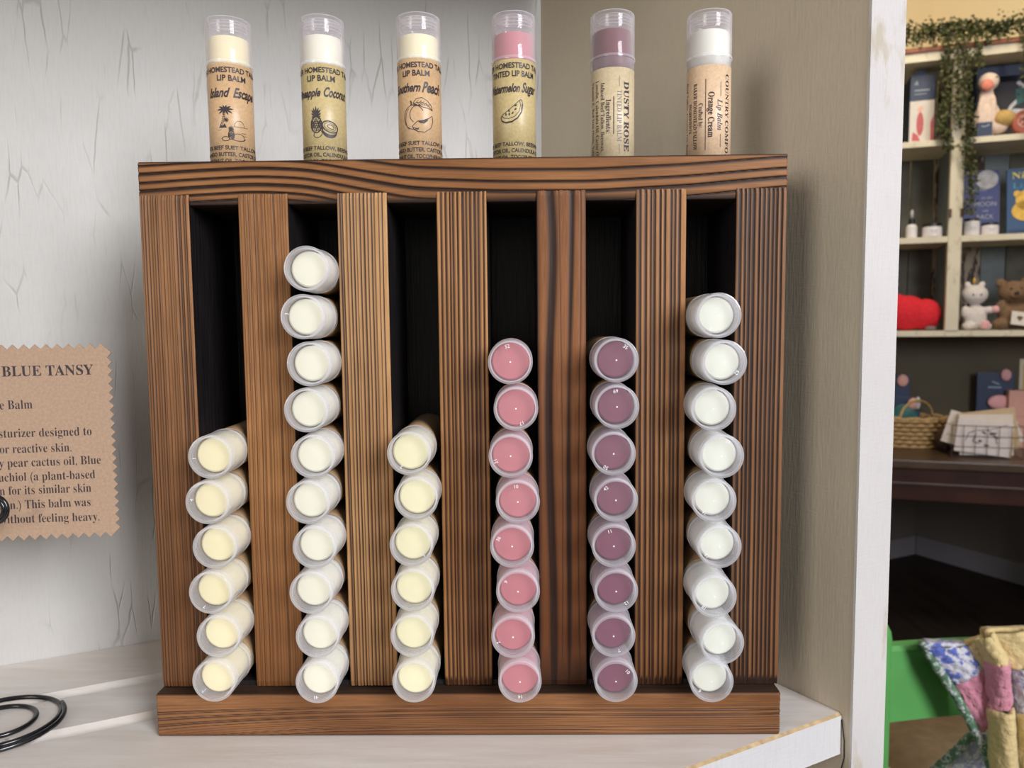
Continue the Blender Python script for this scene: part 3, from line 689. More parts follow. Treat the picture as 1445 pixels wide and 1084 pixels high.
def d4(tf, df):
    header(tf, 'TINTED LIP BALM', 19.0, hx=0.9, lx=-0.6)
    tf.text('Watermelon', -4.4*mm, -12.3*mm, 3.1*mm, width=13.6*mm, style='script', bold=0.03); tf.text('Sugar', 6.6*mm, -12.3*mm, 3.6*mm, width=7.4*mm, style='script', bold=0.03)
    ingr(tf, [('47% BEEF TALLOW, BEESWAX,', 28), ('CASTOR OIL, CALENDULA OIL,', 26), ('COCONUT OIL, TOCOPHEROL (VITA', 30)], 0.3)
    L = 0.22*mm; Z = lambda pts: [(a*mm, b*mm) for a, b in pts]
    df.line(Z([(-5.0, -20.9), (-2.6, -19.4), (0.0, -17.4), (2.4, -15.2)]), L*1.1)
    df.line(Z([(2.4, -15.2), (3.0, -15.4), (3.4, -17.2), (3.0, -19.4), (1.6, -21.8), (-0.8, -23.6), (-3.2, -23.9), (-5.0, -23.0), (-5.4, -21.8), (-5.0, -20.9)]), L*1.3)
    df.line(Z([(2.2, -15.6), (2.5, -17.4), (1.9, -19.6), (0.2, -21.5), (-2.0, -22.2), (-4.0, -21.9), (-5.0, -21.0)]), L)
    for k in range(4): df.line(Z([(3.1-0.04*k, -16.8-0.1*k), (2.8, -19.6-0.15*k), (1.2, -22.0-0.12*k), (-1.0, -23.3-0.05*k), (-3.4, -23.5-0.04*k), (-5.1, -22.7-0.05*k)]), L)
    for a, b, r_ in ((-3.2, -20.6, 10), (-1.9, -20.6, 0), (-0.6, -20.2, -25), (0.5, -18.8, -55), (0.6, -17.4, -60), (-2.0, -19.3, 20)):
        d = Vector((math.sin(R(r_)), -math.cos(R(r_)))); df.poly(leafshape((a*mm-d.x*0.6*mm, b*mm-d.y*0.6*mm), (a*mm+d.x*0.6*mm, b*mm+d.y*0.6*mm), 0.3*mm, 4))
V = -PI/2
def asn(f): return 8.49*math.asin(max(-1, min(1, f)))
def d5(tf, df):
    T = lambda s, f, y0, y1, h, st='serif', b=0.0, fl=None: (fl or tf).text(s, (asn(f)-h*0.45)*mm, -((y0+y1)/2)*mm, h*mm, width=(y1-y0)*mm, style=st, bold=b, rot=V)
    ex = Flat()
    T('DUSTY ROSE', 0.62, 5.2, 31.4, 2.4, b=0.01); T('TINTED LIP BALM', 0.31, 8.6, 27.8, 1.9, b=-0.012, fl=ex)
    for a, b in ((3.2, 7.2), (28.8, 32.5)): ex.line([(asn(0.31)*mm, -a*mm), (asn(0.31)*mm, -b*mm)], 0.2*mm)
    df.line([(asn(0.06)*mm, -11*mm), (asn(0.06)*mm, -25*mm)], 0.28*mm)
    T('Ingredients:', -0.18, 12, 24.6, 1.9); T('Infused Beef Tallow, Beeswax,', -0.44, 5.5, 31.5, 1.7, b=-0.008); T('Lanolin, Calendula Oil, Castor Oil,', -0.68, 4.4, 34, 1.7, b=-0.008)
    T('Vitamin E, Red Iron Oxide, Yellow', -0.87, 4.4, 34, 1.6, b=-0.008); return ex
def d6(tf, df):
    T = lambda s, f, y0, y1, h, st='serif', b=0.0: tf.text(s, (asn(f)-h*0.45)*mm, -((y0+y1)/2)*mm, h*mm, width=(y1-y0)*mm, style=st, bold=b, rot=V)
    T('COUNTRY COMFORT', 0.80, 3.4, 37.5, 1.9, b=0.0); T('Lip Balm', 0.50, 13, 24.6, 2.1, 'italic')
    for a, b in ((6.6, 12), (26, 31)): df.line([(asn(0.53)*mm, -a*mm), (asn(0.53)*mm, -b*mm)], 0.18*mm)
    T('Orange Cream', 0.12, 10.3, 27.3, 2.3, b=0.008); df.line([(asn(-0.12)*mm, -5.4*mm), (asn(-0.12)*mm, -32*mm)], 0.22*mm)
    T('Crafted by:', -0.34, 14.2, 23.3, 1.7); T('BAKER HOMESTEAD TALLOW', -0.58, 6.5, 31.5, 1.6, b=0.005); T('INGREDIENTS:', -0.80, 13.6, 25, 1.5, b=0.005)
    T('Beef Tallow, Coconut Oil, Beeswax,', -0.93, 5, 36, 1.5)
standing(329.5, 320.5, 21, 'yellow', 'tan', 88.5, 86, 47, 'standing lip balm with a palm tree drawing on its tan label', d1)
standing(459, 454, 19, 'cream', 'gold', 89, 87, 46, 'lip balm with pineapple and coconut drawing on a golden label', d2)
standing(593.5, 590, 16, 'lemon', 'tan', 81.5, 80, 45, 'lip balm with peach drawing on its tan label', d3)
standing(726.5, 724, 14, 'pink', 'gold', 82.5, 81, 42, 'pink lip balm with watermelon slice drawing on a golden label', d4)
standing(864.5, 864, 12, 'wine', 'pale', 94, 78, 37, 'dark red lip balm with sideways lettering DUSTY ROSE', d5)
standing(999, 1001, 11, 'white', 'peach', 90, 77, 38, 'white lip balm with sideways lettering Orange Cream on a peach label', d6)

# ================================================================ kraft card and black wire stand
cp = at(155, 620, 1, 0.012); cdir = Vector((1, 0.15, 0)).normalized(); cn = Vector((-cdir.y, cdir.x, 0))
card_ang = math.atan2(cdir.y, cdir.x)
def cuv(px, py):
    p = atplane(px, py, cp, cn)-cp; return p.dot(cdir), p.z
card = empty('kraft_card', cp, card_ang)
tag(card, 'brown kraft card with zigzag cut edge and black serif lettering, beside the rack', 'card')
uR_t, vT = cuv(153, 492); uR_b, vB = cuv(161, 750)
uR = (uR_t+uR_b)/2; uL = uR-0.125
bm = bmesh.new(); pts = []
def zig(a, b, n, amp):
    a, b = Vector(a), Vector(b); d = b-a; q = Vector((d.y, -d.x)).normalized()
    out = []
    for i in range(n): out += [a+d*(i/n), a+d*((i+0.5)/n)+q*amp]
    return out
pts = zig((uL, vB), (uL, vT), 20, 0.0) + zig((uL, vT), (uR, vT), 30, -0.0021) + zig((uR, vT), (uR, vB), 21, -0.0017) + zig((uR, vB), (uL, vB), 30, -0.0021)
lo = [bm.verts.new((p.x, 0.0, p.y)) for p in pts]; hi = [bm.verts.new((p.x, 0.0006, p.y)) for p in pts]
bm.faces.new(lo); bm.faces.new(hi[::-1])
for i in range(len(pts)): bm.faces.new((lo[i], hi[i], hi[(i+1) % len(pts)], lo[(i+1) % len(pts)]))
link('card_sheet', bm, M_card, card)
fl = Flat()
def cline(txt, vis, xl, xr, yb_l, yb_r, h, bold=-0.008, sp=1.0):
    """full line, right aligned; its size is set by its visible tail"""
    a = cuv(xl, yb_l); b = cuv(xr, yb_r)
    v1, _ = text_faces(vis, 'serif', bold, sp); v2, _ = text_faces(txt, 'serif', bold, sp)
    w1 = v1[:, 0].max()-v1[:, 0].min(); w2 = v2[:, 0].max()-v2[:, 0].min(); s = (b[0]-a[0])/w1
    fl.text(txt, b[0], b[1], h, width=w2*s, style='serif', bold=bold, align='r', sp=sp, rot=math.atan2(b[1]-a[1], b[0]-a[0]))
cline('BLUE TANSY', 'BLUE TANSY', 3, 132, 531.5, 528.5, 0.0042, 0.0)
cline('Face Balm', 'e Balm', 0, 46, 578, 576.5, 0.0037)
cline('moisturizer designed to', 'sturizer designed to', -1, 129.5, 618, 614, 0.0036)
cline('for reactive skin.', 'or reactive skin.', 0, 101, 640, 637, 0.0036)
cline('prickly pear cactus oil, Blue', 'y pear cactus oil, Blue', -1, 142.5, 660, 654.5, 0.0036)
cline('bakuchiol (a plant-based', 'achiol (a plant-based', -1, 134.5, 680, 675, 0.0036)
cline('known for its similar skin', 'n for its similar skin', 0, 129, 699, 694, 0.0036)
cline('regeneration.) This balm was', 'on.) This balm was', 7, 128, 719, 714, 0.0036)
cline('without feeling heavy.', 'without feeling heavy.', 0, 140.5, 739, 734.5, 0.0036)
fl.build('printed_text', lambda u, v: (u, -0.00008, v), M_ink, card)

stand = empty('wire_stand', at(-4, 1022, 2, 0.0010))
tag(stand, 'black wire display stand with spiral foot lying on the white planked shelf', 'stand')
bm = bmesh.new(); pts = []
so = stand.location
for k in range(0, 171):
    q = k/170*2.75; a = 0.75-q*2*PI
    r_ = np.interp(q, [0, 0.12, 1.0, 1.35, 2.0, 2.75], [0.0236, 0.0250, 0.0232, 0.0195, 0.0140, 0.0085])
    pts.append((r_*math.cos(a), r_*math.sin(a)*0.95, 0.0012*math.exp(-q*6)))
tube(bm, pts, 0.00100, 10)
link('spiral_foot', bm, M_blackwire, stand, smooth=True)
pk = at(-9, 718, 1, -0.002)-so
bm = bmesh.new()
st = Vector(pts[-1])
tube(bm, [st, st+Vector((-0.006, 0.002, 0.0)), Vector((pk.x-0.012, 0.004, 0.004)), Vector((pk.x-0.015, 0.004, 0.02)), Vector((pk.x-0.015, pk.y+0.001, 0.05)), Vector((pk.x-0.014, pk.y, pk.z-0.022)), Vector((pk.x-0.010, pk.y, pk.z-0.012))], 0.00095, 10)
link('upright', bm, M_blackwire, stand, smooth=True)
bm = bmesh.new(); pts2 = []
for k in range(70):
    a = -1.9+k/70*2*PI*1.6; r_ = 0.0058-0.0022*k/70; pts2.append((pk.x+r_*math.cos(a), pk.y, pk.z+r_*math.sin(a)))
tube(bm, [(pk.x-0.010, pk.y, pk.z-0.012), (pk.x-0.006, pk.y, pk.z-0.0085)]+pts2, 0.0009, 10)
link('scroll', bm, M_blackwire, stand, smooth=True)
#BACKGROUND
# ================================================================ the shop beyond
FZ = -0.89
M_floor = NT('dark_plank_floor'); _v = M_floor.coord((6, 0.6, 1)); _n = M_floor.noise(_v, 6, 4)
M_floor.bsdf(M_floor.ramp(_n, [(0.3, (0.010, 0.007, 0.006)), (0.7, (0.022, 0.015, 0.012))]), 0.6, Specular_IOR_Level=0.2); M_floor = M_floor.m
M_rwall = plain('cream_room_wall_paint', (0.80, 0.66, 0.42), 0.7, 0.03, 3)
M_base = plain('grey_baseboard_paint', (0.22, 0.21, 0.23), 0.6, 0.03, 5)
n_ = NT('two_tone_wall_paint'); z_ = n_.a('SeparateXYZ', {0: n_.coord()}).outputs[2]
n_.bsdf(n_.mix(n_.ramp(n_.math('MULTIPLY', z_, 0.5), [(0.72, 0.0), (0.722, 1.0)]), (0.14, 0.125, 0.115), (0.80, 0.66, 0.42)), 0.7); M_rwall2 = n_.m
M_hutch = paint('antique_cream_hutch_paint', (0.74, 0.67, 0.52), crack=False, stain=0.4, warm=(0.35, 0.24, 0.14))
M_hutchback = plain('grey_green_back_board', (0.10, 0.095, 0.075), 0.7, 0.2, 20)
M_hutchblue = plain('blue_grey_back_board', (0.17, 0.20, 0.21), 0.7, 0.15, 20)
def chippy():
    n = NT('chipped_paint_board'); s = n.noise(n.coord((3, 3, 0.7)), 14, 5, 0.6)
    c = n.ramp(s, [(0.46, (0.055, 0.03, 0.02)), (0.52, (0.38, 0.31, 0.24))]); n.bsdf(c, 0.7, s, 0.3, 0.002); return n.m
M_chip = chippy()
M_red = plain('reddish_moulding', (0.30, 0.085, 0.04), 0.5, 0.2, 20)
M_tab = plain('brown_table_top', (0.075, 0.042, 0.026), 0.35, 0.3, 9)
M_apron = plain('dark_red_brown_apron', (0.050, 0.014, 0.008), 0.35, 0.25, 9)
M_olive = plain('dark_olive_panel', (0.105, 0.088, 0.058), 0.8, 0.08, 6)

wc = at(1290, 780, 2, FZ); wl = at(1256, 787, 2, FZ); wr_ = at(1445, 825, 2, FZ)
dl = (wl-wc).normalized(); dr = (wr_-wc).normalized()
bm = bmesh.new(); box(bm, -2.5, 6.5, -3.5, 6.0, FZ-0.05, FZ); struct(link('floor', bm, M_floor))
def wall(name, d, L, side):
    bm = bmesh.new(); y0, y1 = (0, 0.1) if side > 0 else (-0.1, 0)
    box(bm, 0, L, y0, y1, 0, 2.6); o = link(name, bm, M_rwall2); o.location = (wc.x, wc.y, FZ); o.rotation_euler = (0, 0, math.atan2(d.y, d.x)); struct(o)
    bm = bmesh.new(); y0, y1 = (-0.018, -0.001) if side > 0 else (0.001, 0.018)
    box(bm, 0.018, L, y0, y1, 0.0, 0.085, bev=0.003); o = link('baseboard_'+name.split('_', 1)[1], bm, M_base); o.location = (wc.x, wc.y, FZ); o.rotation_euler = (0, 0, math.atan2(d.y, d.x)); struct(o)
wall('wall_back', dl, 4.0, -1); wall('wall_right', dr, 3.6, 1)

# hutch frame
HO = at(1268, 468, 1, 2.3); HA = math.atan2(-0.100, 0.3166)
ex = Vector((math.cos(HA), math.sin(HA), 0)); ey = Vector((-math.sin(HA), math.cos(HA), 0))
TZ = at(1270, 650, 1, 2.1).z
def hp(px, py, v=0.0):
    p = atplane(px, py, HO+ey*v, ey)-HO; return p.dot(ex), p.z
def hw(u, v, z): return HO+ex*u+ey*v+Vector((0, 0, z))
def hbox(name, u0, u1, v0, v1, z0, z1, mat, parent, bev=0.0):
    bm = bmesh.new(); box(bm, u0, u1, v0, v1, z0, z1, bev=bev); return link(name, bm, mat, parent)
hutch = empty('hutch', HO, HA); tag(hutch, 'antique cream shelf hutch with chipped paint standing on the brown table', 'hutch')
zt_top = hp(1283, 75)[1]; z_s1 = hp(1300, 199)[1]; z_s2 = hp(1300, 335)[1]; z_s3 = hp(1300, 467)[1]
UL, UR = -0.25, 0.58; D = 0.24; tz = TZ-HO.z
us0, us1 = hp(1339, 300)[0], hp(1358, 300)[0]
hbox('side_panel', UL-0.02, UL, 0, D, tz, zt_top, M_hutch, hutch); hbox('side_panel', UR, UR+0.02, 0, D, tz, zt_top, M_hutch, hutch)
hbox('shelf_board', UL, UR, 0.0, D, z_s1-0.020, z_s1, M_hutch, hutch, 0.002)
hbox('shelf_board', UL, UR, 0.0, D, z_s2-0.020, z_s2, M_hutch, hutch, 0.002)
hbox('shelf_board', UL, UR, 0.0, D, z_s3-0.020, z_s3, M_hutch, hutch, 0.002)
hbox('top_board', UL-0.03, UR+0.03, -0.01, D, zt_top-0.036, zt_top-0.006, M_hutch, hutch, 0.002)
hbox('top_moulding', UL-0.04, UR+0.04, -0.02, D, zt_top-0.006, zt_top+0.008, M_red, hutch, 0.003)
hbox('stile', us0, us1, -0.004, 0.02, z_s3, zt_top-0.036, M_hutch, hutch, 0.002)
u = UL; k = 0; mats_b = [M_hutchback, M_hutchback, M_hutchback, M_hutchback, M_hutchback, M_chip, M_chip, M_hutchblue, M_hutchback, M_chip, M_hutchback, M_hutchback, M_chip]
while u < UR-0.01:
    wdt = 0.078; hbox('back_board', u+0.0015, min(u+wdt, UR)-0.0015, D-0.012+0.002*(k % 2), D, z_s3, zt_top-0.036, mats_b[k % len(mats_b)], hutch); u += wdt; k += 1
hbox('lower_back_panel', UL, UR, D-0.01, D, tz, z_s3-0.02, M_olive, hutch)
hbox('mid_partition', (us0+us1)/2-0.008, (us0+us1)/2+0.008, 0.02, D-0.014, z_s3, zt_top-0.036, M_hutchblue, hutch)
bm = bmesh.new()
for uu in (us0-0.003, us1-0.007): box(bm, uu, uu+0.010, -0.009, -0.004, hp(1345, 307)[1], hp(1345, 295)[1], bev=0.001)
link('hinge', bm, plain('rusty_hinge', (0.10, 0.045, 0.025), 0.6), hutch)

table = empty('table', (HO+ex*0.2).to_2d().to_3d()+Vector((0, 0, TZ)), HA)
tag(table, 'dark brown wooden table with red-brown apron under the cream hutch', 'table')
vf = (at(1350, 652, 2, TZ)-HO).dot(ey)
hbox('tabletop', -0.52, 0.44, vf, 0.25, -0.028, -0.0005, M_tab, table, 0.004)
hbox('apron', -0.50, 0.42, vf+0.02, vf+0.045, -0.135, -0.028, M_apron, table)
hbox('apron_bead', -0.505, 0.425, vf+0.012, vf+0.02, -0.085, -0.077, M_tab, table, 0.002)
for uu in (-0.50, 0.37):
    for vv in (vf+0.02, 0.19): hbox('leg', uu, uu+0.05, vv, vv+0.05, FZ-TZ, -0.028, M_apron, table, 0.004)

# ---- garland
M_leaf = plain('dark_green_leaf', (0.050, 0.062, 0.016), 0.6, 0.5, 30); M_leaf2 = plain('olive_leaf', (0.10, 0.10, 0.03), 0.6, 0.4, 30); M_stem = plain('brown_vine', (0.08, 0.05, 0.02), 0.7)
gar = empty('leafy_garland', hw(0.1, -0.03, zt_top+0.02), HA)
tag(gar, 'green leafy vine garland trailing along the hutch top and hanging down its middle post', 'garland')
g0 = (0.1, -0.03, zt_top+0.02)
def gp(px, py, v=-0.03): u_, z_ = hp(px, py, v); return Vector((u_-g0[0], v-g0[1], z_-g0[2]))
paths = [([(1262, 52), (1290, 48), (1320, 50), (1350, 40), (1380, 45), (1410, 40), (1440, 32), (1475, 30)], 0.030, 900),
         ([(1300, 42), (1345, 38), (1390, 36), (1420, 44)], 0.022, 350),
         ([(1360, 45), (1366, 90), (1360, 130), (1368, 170), (1364, 210), (1372, 250), (1369, 300)], 0.017, 620),
         ([(1340, 45), (1335, 95), (1334, 140), (1330, 180), (1341, 210)], 0.015, 430),
         ([(1352, 50), (1352, 100), (1350, 150), (1354, 180)], 0.010, 150), ([(1380, 60), (1384, 95)], 0.010, 60), ([(1443, 40), (1447, 100), (1449, 180)], 0.012, 120)]
bml = bmesh.new(); bms = bmesh.new(); rg = random.Random(5)
for pts, sp, nl in paths:
    P = [gp(*p, v=-0.035) for p in pts]; tube(bms, P, 0.0018, 5)
    for _ in range(int(nl*1.5)):
        s_ = rg.random()*(len(P)-1); i = min(int(s_), len(P)-2); c = P[i].lerp(P[i+1], s_-i)
        c = c+Vector((rg.gauss(0, sp*.55), rg.gauss(0, sp*0.3), rg.gauss(0, sp*.55)))
        c.y = min(c.y, 0.015)
        if c.z < -0.02: c.y = min(c.y, 0.008)
        q = Matrix.Rotation(rg.random()*6.28, 3, 'X') @ Matrix.Rotation(rg.random()*6.28, 3, 'Z') @ Matrix.Rotation(rg.random()*6.28, 3, 'Y')
        L = 0.0075+rg.random()*0.006; W_ = L*0.45
        vs = [bml.verts.new(c+q @ Vector(v)) for v in ((0, 0, 0), (W_, L*0.5, 0.001), (0, L, 0.002), (-W_, L*0.5, 0.001))]
        f = bml.faces.new(vs); f.material_index = 0 if rg.random() < 0.65 else 1
lo = link('foliage', bml, [M_leaf, M_leaf2], gar); lo['kind'] = 'stuff'; link('vine_stem', bms, M_stem, gar)

# ---- goods on the hutch
M_navy = plain('navy_carton', (0.012, 0.028, 0.085), 0.45, 0.15); M_whitecard = plain('white_carton', (0.68, 0.62, 0.58), 0.5, 0.05)
M_rose = plain('rose_red_print', (0.50, 0.09, 0.10), 0.5, 0.15); M_skin = plain('pale_pink_print', (0.78, 0.42, 0.36), 0.5, 0.1)
M_teal = plain('teal_print', (0.02, 0.14, 0.14), 0.5, 0.15); M_gold = plain('golden_yellow_print', (0.70, 0.42, 0.06), 0.5, 0.2)
M_whitepr = plain('white_print', (0.75, 0.75, 0.78), 0.5, 0.05); M_black = plain('black_plastic_lid', (0.01, 0.01, 0.012), 0.3, 0.1)
M_jar = plain('white_glazed_jar', (0.78, 0.74, 0.76), 0.35, 0.03)
def hthing(name, px, py_base, v, label, cat, group=None, ang=0.0, zbase=None):
    u_, z_ = hp(px, py_base, v); z_ = zbase if zbase is not None else z_
    o = empty(name, hw(u_, v, z_+0.0005), HA+ang); tag(o, label, cat, group); return o
def szat(px0, px1, v): return hp(px1, 300, v)[0]-hp(px0, 300, v)[0]
def hz(py0, py1, v): return hp(1360, py0, v)[1]-hp(1360, py1, v)[1]
def flatpart(name, o, build, mat, y=-0.001):
    f = Flat(); build(f); return f.build(name, lambda a, b: (a, y, b), mat, o)
# navy carton with red figure
v = 0.05; t = hthing('toy_carton', 1300, 199, v, 'navy and white carton with a red figure printed on it, under the garland', 'box', zbase=z_s1)
W_, Hh = szat(1283, 1318, v), hz(92, 199, v)
hbox('carton', -W_/2, W_/2, 0, 0.07, 0, Hh*0.93, M_navy, t, 0.001); hbox('white_front', -W_/2, W_/2*0.96, -0.0012, 0, 0.002, Hh*0.58, M_whitecard, t)
hbox('hang_tab', -W_/4, W_/6, 0.02, 0.024, Hh*0.93, Hh, M_navy, t)
flatpart('printed_picture', t, lambda f: (f.ellipse((-0.006, Hh*0.27), 0.011, 0.040, 0), f.poly([(-0.030, 0.012), (-0.004, 0.010), (-0.012, 0.030), (-0.028, 0.042)]), f.poly([(0.027, 0.01), (0.036, 0.01), (0.036, 0.10), (0.026, 0.07)])), M_rose, -0.0016)
flatpart('printed_head', t, lambda f: f.ellipse((-0.006, Hh*0.47), 0.008, 0.010, 0), M_skin, -0.0018)
flatpart('printed_mark', t, lambda f: (f.poly([(-0.028, Hh*.80), (-0.018, Hh*.86), (-0.014, Hh*.79)]), f.line([(-0.026, Hh*.72), (0.020, Hh*.72)], 0.005), f.line([(-0.026, Hh*.67), (0.012, Hh*.67)], 0.003)), plain('grey_print', (0.25, 0.3, 0.36), 0.5), -0.0012)
# big open display carton with a duck plush
v = 0.10; t = hthing('display_carton', 1425, 197, v, 'large open navy display carton behind the plush goose', 'box', zbase=z_s1)
W_, Hh = szat(1374, 1475, v), hz(92, 197, v)
hbox('back_sheet', -W_/2, W_/2, 0.07, 0.074, 0, Hh, plain('dark_grey_carton_inside', (0.045, 0.042, 0.05), 0.6), t)
hbox('base_tray', -W_/2, W_/2, 0, 0.07, 0, 0.012, M_navy, t); hbox('top_flap', -W_/2, W_/2, 0.0, 0.07, Hh*0.86, Hh, M_navy, t, 0.001)
hbox('side_sheet', -W_/2, -W_/2+0.004, 0, 0.07, 0.012, Hh*0.86, M_navy, t)
flatpart('printed_swan', t, lambda f: (f.line([(0.0, 0.09), (0.02, 0.13), (0.05, 0.16), (0.055, 0.19), (0.035, 0.21)], 0.012), f.line([(-0.02, 0.06), (0.0, 0.09), (0.03, 0.11), (0.06, 0.105)], 0.02)), M_whitepr, 0.069)
flatpart('printed_scarf', t, lambda f: f.poly([(0.035, 0.13), (0.07, 0.15), (0.072, 0.19), (0.03, 0.185)]), M_teal, 0.0685)
M_plushpink = plain('pale_pink_plush', (0.74, 0.58, 0.50), 0.9, 0.1, 150); M_beak = plain('coral_felt', (0.78, 0.27, 0.20), 0.9, 0.08); M_eye = plain('black_bead', (0.01, 0.01, 0.01), 0.2)
v = 0.045; t = hthing('plush_goose', 1392, 190, v, 'pale plush goose with coral beak and yellow fluffy belly', 'plush toy', zbase=z_s1)
s_ = hz(100, 190, v)
bm = bmesh.new(); blob(bm, (0, 0.0, s_*0.30), (0.040, 0.026, 0.060)); blob(bm, (-0.004, 0, s_*0.62), (0.022, 0.018, 0.045)); blob(bm, (0.000, 0, s_*0.88), (0.031, 0.025, 0.030)); blob(bm, (0.03, -0.008, 0.035), (0.030, 0.02, 0.024)); blob(bm, (-0.022, -0.014, s_*.38), (0.012, 0.01, 0.055)); blob(bm, (0.012, -0.018, s_*.40), (0.010, 0.01, 0.055))
fuse(link('body', bm, M_plushpink, t), 0.003, 0.002)
bm = bmesh.new(); blob(bm, (-0.010, -0.026, s_*0.80), (0.019, 0.014, 0.019)); link('beak', bm, M_beak, t, smooth=True)
bm = bmesh.new(); blob(bm, (0.018, -0.020, s_*0.92), (0.003, 0.003, 0.003), 2); link('eye', bm, M_eye, t, smooth=True)
bm = bmesh.new(); blob(bm, (0.045, -0.014, 0.058), (0.034, 0.026, 0.028)); fuse(link('fluffy_belly', bm, plain('mustard_plush', (0.52, 0.34, 0.12), 0.95, 0.15, 150), t), 0.003, 0.004)
v = 0.035; t = hthing('small_box', 1389, 193, v, 'small navy box in front of the plush goose', 'box', zbase=z_s1)
t.location = hw(hp(1389, 193, 0.002)[0], 0.002, z_s1+0.0005)
hbox('carton', -0.022, 0.022, 0, 0.014, 0, 0.045, M_navy, t, 0.001); flatpart('printed_mark', t, lambda f: f.line([(-0.010, 0.033), (0.0, 0.030), (0.014, 0.036)], 0.004), plain('grey_print', (0.25, 0.3, 0.36), 0.5), -0.0012)
t = hthing('round_box', 1446, 190, 0.03, 'round red patterned box beside the plush goose', 'box', zbase=z_s1)
bm = bmesh.new(); lathe(bm, [(0, -0.012), (0.036, -0.012), (0.040, -0.008), (0.040, 0.008), (0.036, 0.012), (0, 0.012)], 36)
for q in bm.verts: q.co = Vector((q.co.x, q.co.z, q.co.y+0.040))
link('drum', bm, plain('dusty_red_card', (0.45, 0.12, 0.09), 0.6, 0.1), t, smooth=False)
flatpart('white_pattern', t, lambda f: (f.ellipse((-0.006, 0.042), 0.018, 0.018, 0.003), f.line([(-0.02, 0.03), (0.0, 0.05), (0.018, 0.035)], 0.004), f.line([(-0.018, 0.052), (0.01, 0.056)], 0.003)), M_skin, -0.0125)
# books
def book(px0, px1, pyt, pyb, v, mat, label):
    t = hthing('book', (px0+px1)/2, pyb, v, label, 'book', 'picture books on the middle shelf', zbase=z_s2)
    W_, Hh = szat(px0, px1, v), hz(pyt, pyb, v)
    t.rotation_euler = (R(-6), 0, HA)
    hbox('cover', -W_/2, W_/2, 0, 0.012, 0, Hh, mat, t, 0.001); hbox('pages', -W_/2+0.004, W_/2+0.0006, 0.002, 0.010, -0.0004, Hh+0.0006, M_whitecard, t)
    return t, W_, Hh
t, W_, Hh = book(1357, 1410, 238, 334, 0.09, plain('indigo_cover', (0.022, 0.035, 0.17), 0.4, 0.1), 'dark blue picture book with a pale moon above white lettering')
flatpart('printed_moon', t, lambda f: f.ellipse((W_*0.16, Hh*0.86), Hh*0.145, Hh*0.14, 0, n=32), plain('moon_print', (0.42, 0.42, 0.46), 0.5, 0.3, 40), -0.0012)
flatpart('printed_text', t, lambda f: (f.text('I Love You', -W_*0.12, Hh*0.69, 0.011, width=W_*0.55, style='script'), f.text('to the', W_*0.16, Hh*0.57, 0.009, width=W_*.3, style='script'), f.text('MOON', W_*0.12, Hh*0.46, 0.016, width=W_*0.58), f.text('and', W_*0.12, Hh*0.38, 0.007, style='serif'), f.text('BACK', W_*0.12, Hh*0.27, 0.016, width=W_*0.45)), plain('silver_print', (0.34, 0.36, 0.45), 0.5), -0.0012)
t, W_, Hh = book(1420, 1476, 240, 334, 0.06, plain('deep_blue_cover', (0.01, 0.06, 0.17), 0.4, 0.1), 'blue picture book with a yellow bear on its cover')
flatpart('printed_bear', t, lambda f: (f.ellipse((-W_*0.02, Hh*0.36), W_*0.36, Hh*0.15, 0), f.ellipse((-W_*0.02, Hh*0.52), W_*0.26, Hh*0.15, 0), f.ellipse((-W_*0.24, Hh*0.62), W_*0.09, Hh*.05, 0)), M_gold, -0.0012)
flatpart('printed_title', t, lambda f: f.text('Night', W_*0.02, Hh*0.85, 0.022, width=W_*.8, style='serif'), plain('yellow_print', (0.6, 0.5, 0.12), 0.5), -0.0013)
flatpart('printed_subtitle', t, lambda f: f.text('Light', W_*0.02, Hh*0.70, 0.020, width=W_*.7), plain('light_blue_print', (0.05, 0.25, 0.4), 0.5), -0.0013)
flatpart('printed_stripe', t, lambda f: f.line([(-W_*.45, Hh*.04), (W_*.45, Hh*.04)], 0.02), plain('deeper_blue_print', (0.006, 0.035, 0.11), 0.5), -0.0011)
# jars and dropper bottle
def jar(px0, px1, pyt, pyb, lid, label, v=0.03):
    t = hthing('cream_jar', (px0+px1)/2, pyb, v, label, 'jar', 'white jars with black lids on the hutch', zbase=z_s2)
    r = szat(px0, px1, v)/2; h = hz(pyt, pyb, v)*0.86; lh = h*lid
    bm = bmesh.new(); lathe(bm, [(0, 0), (r-0.002, 0), (r, 0.002), (r, h-lh-0.002), (r-0.002, h-lh), (0, h-lh)], 32); link('jar_body', bm, M_jar, t, smooth=False)
    bm = bmesh.new(); lathe(bm, [(0, h-lh+0.0002), (r-0.0015, h-lh+0.0002), (r-0.0015, h-0.001), (r-0.003, h), (0, h)], 32); link('lid', bm, M_black, t, smooth=False)
    flatpart('printed_mark', t, lambda f: (f.line([(-r*.35, h*.45), (r*.35, h*.45)], 0.0015), f.line([(-r*.25, h*.33), (r*.25, h*.33)], 0.0012)), plain('grey_print', (0.35, 0.3, 0.35), 0.5), -r-0.0003)
t = hthing('dropper_bottle', 1286, 332, 0.03, 'white dropper bottle with black cap and clear dropper on the hutch', 'bottle', zbase=z_s2)
r = szat(1278, 1294, 0.03)/2; h = hz(291, 332, 0.03)
bm = bmesh.new(); lathe(bm, [(0, 0), (r-0.002, 0), (r, 0.002), (r, h*0.40), (r*0.8, h*0.46), (r*0.5, h*0.5), (0, h*0.5)], 28); link('bottle_body', bm, M_jar, t, smooth=False)
bm = bmesh.new(); lathe(bm, [(0, h*.48), (r*0.6, h*.48), (r*0.55, h*0.68), (0, h*0.68)], 24); link('collar', bm, M_black, t)
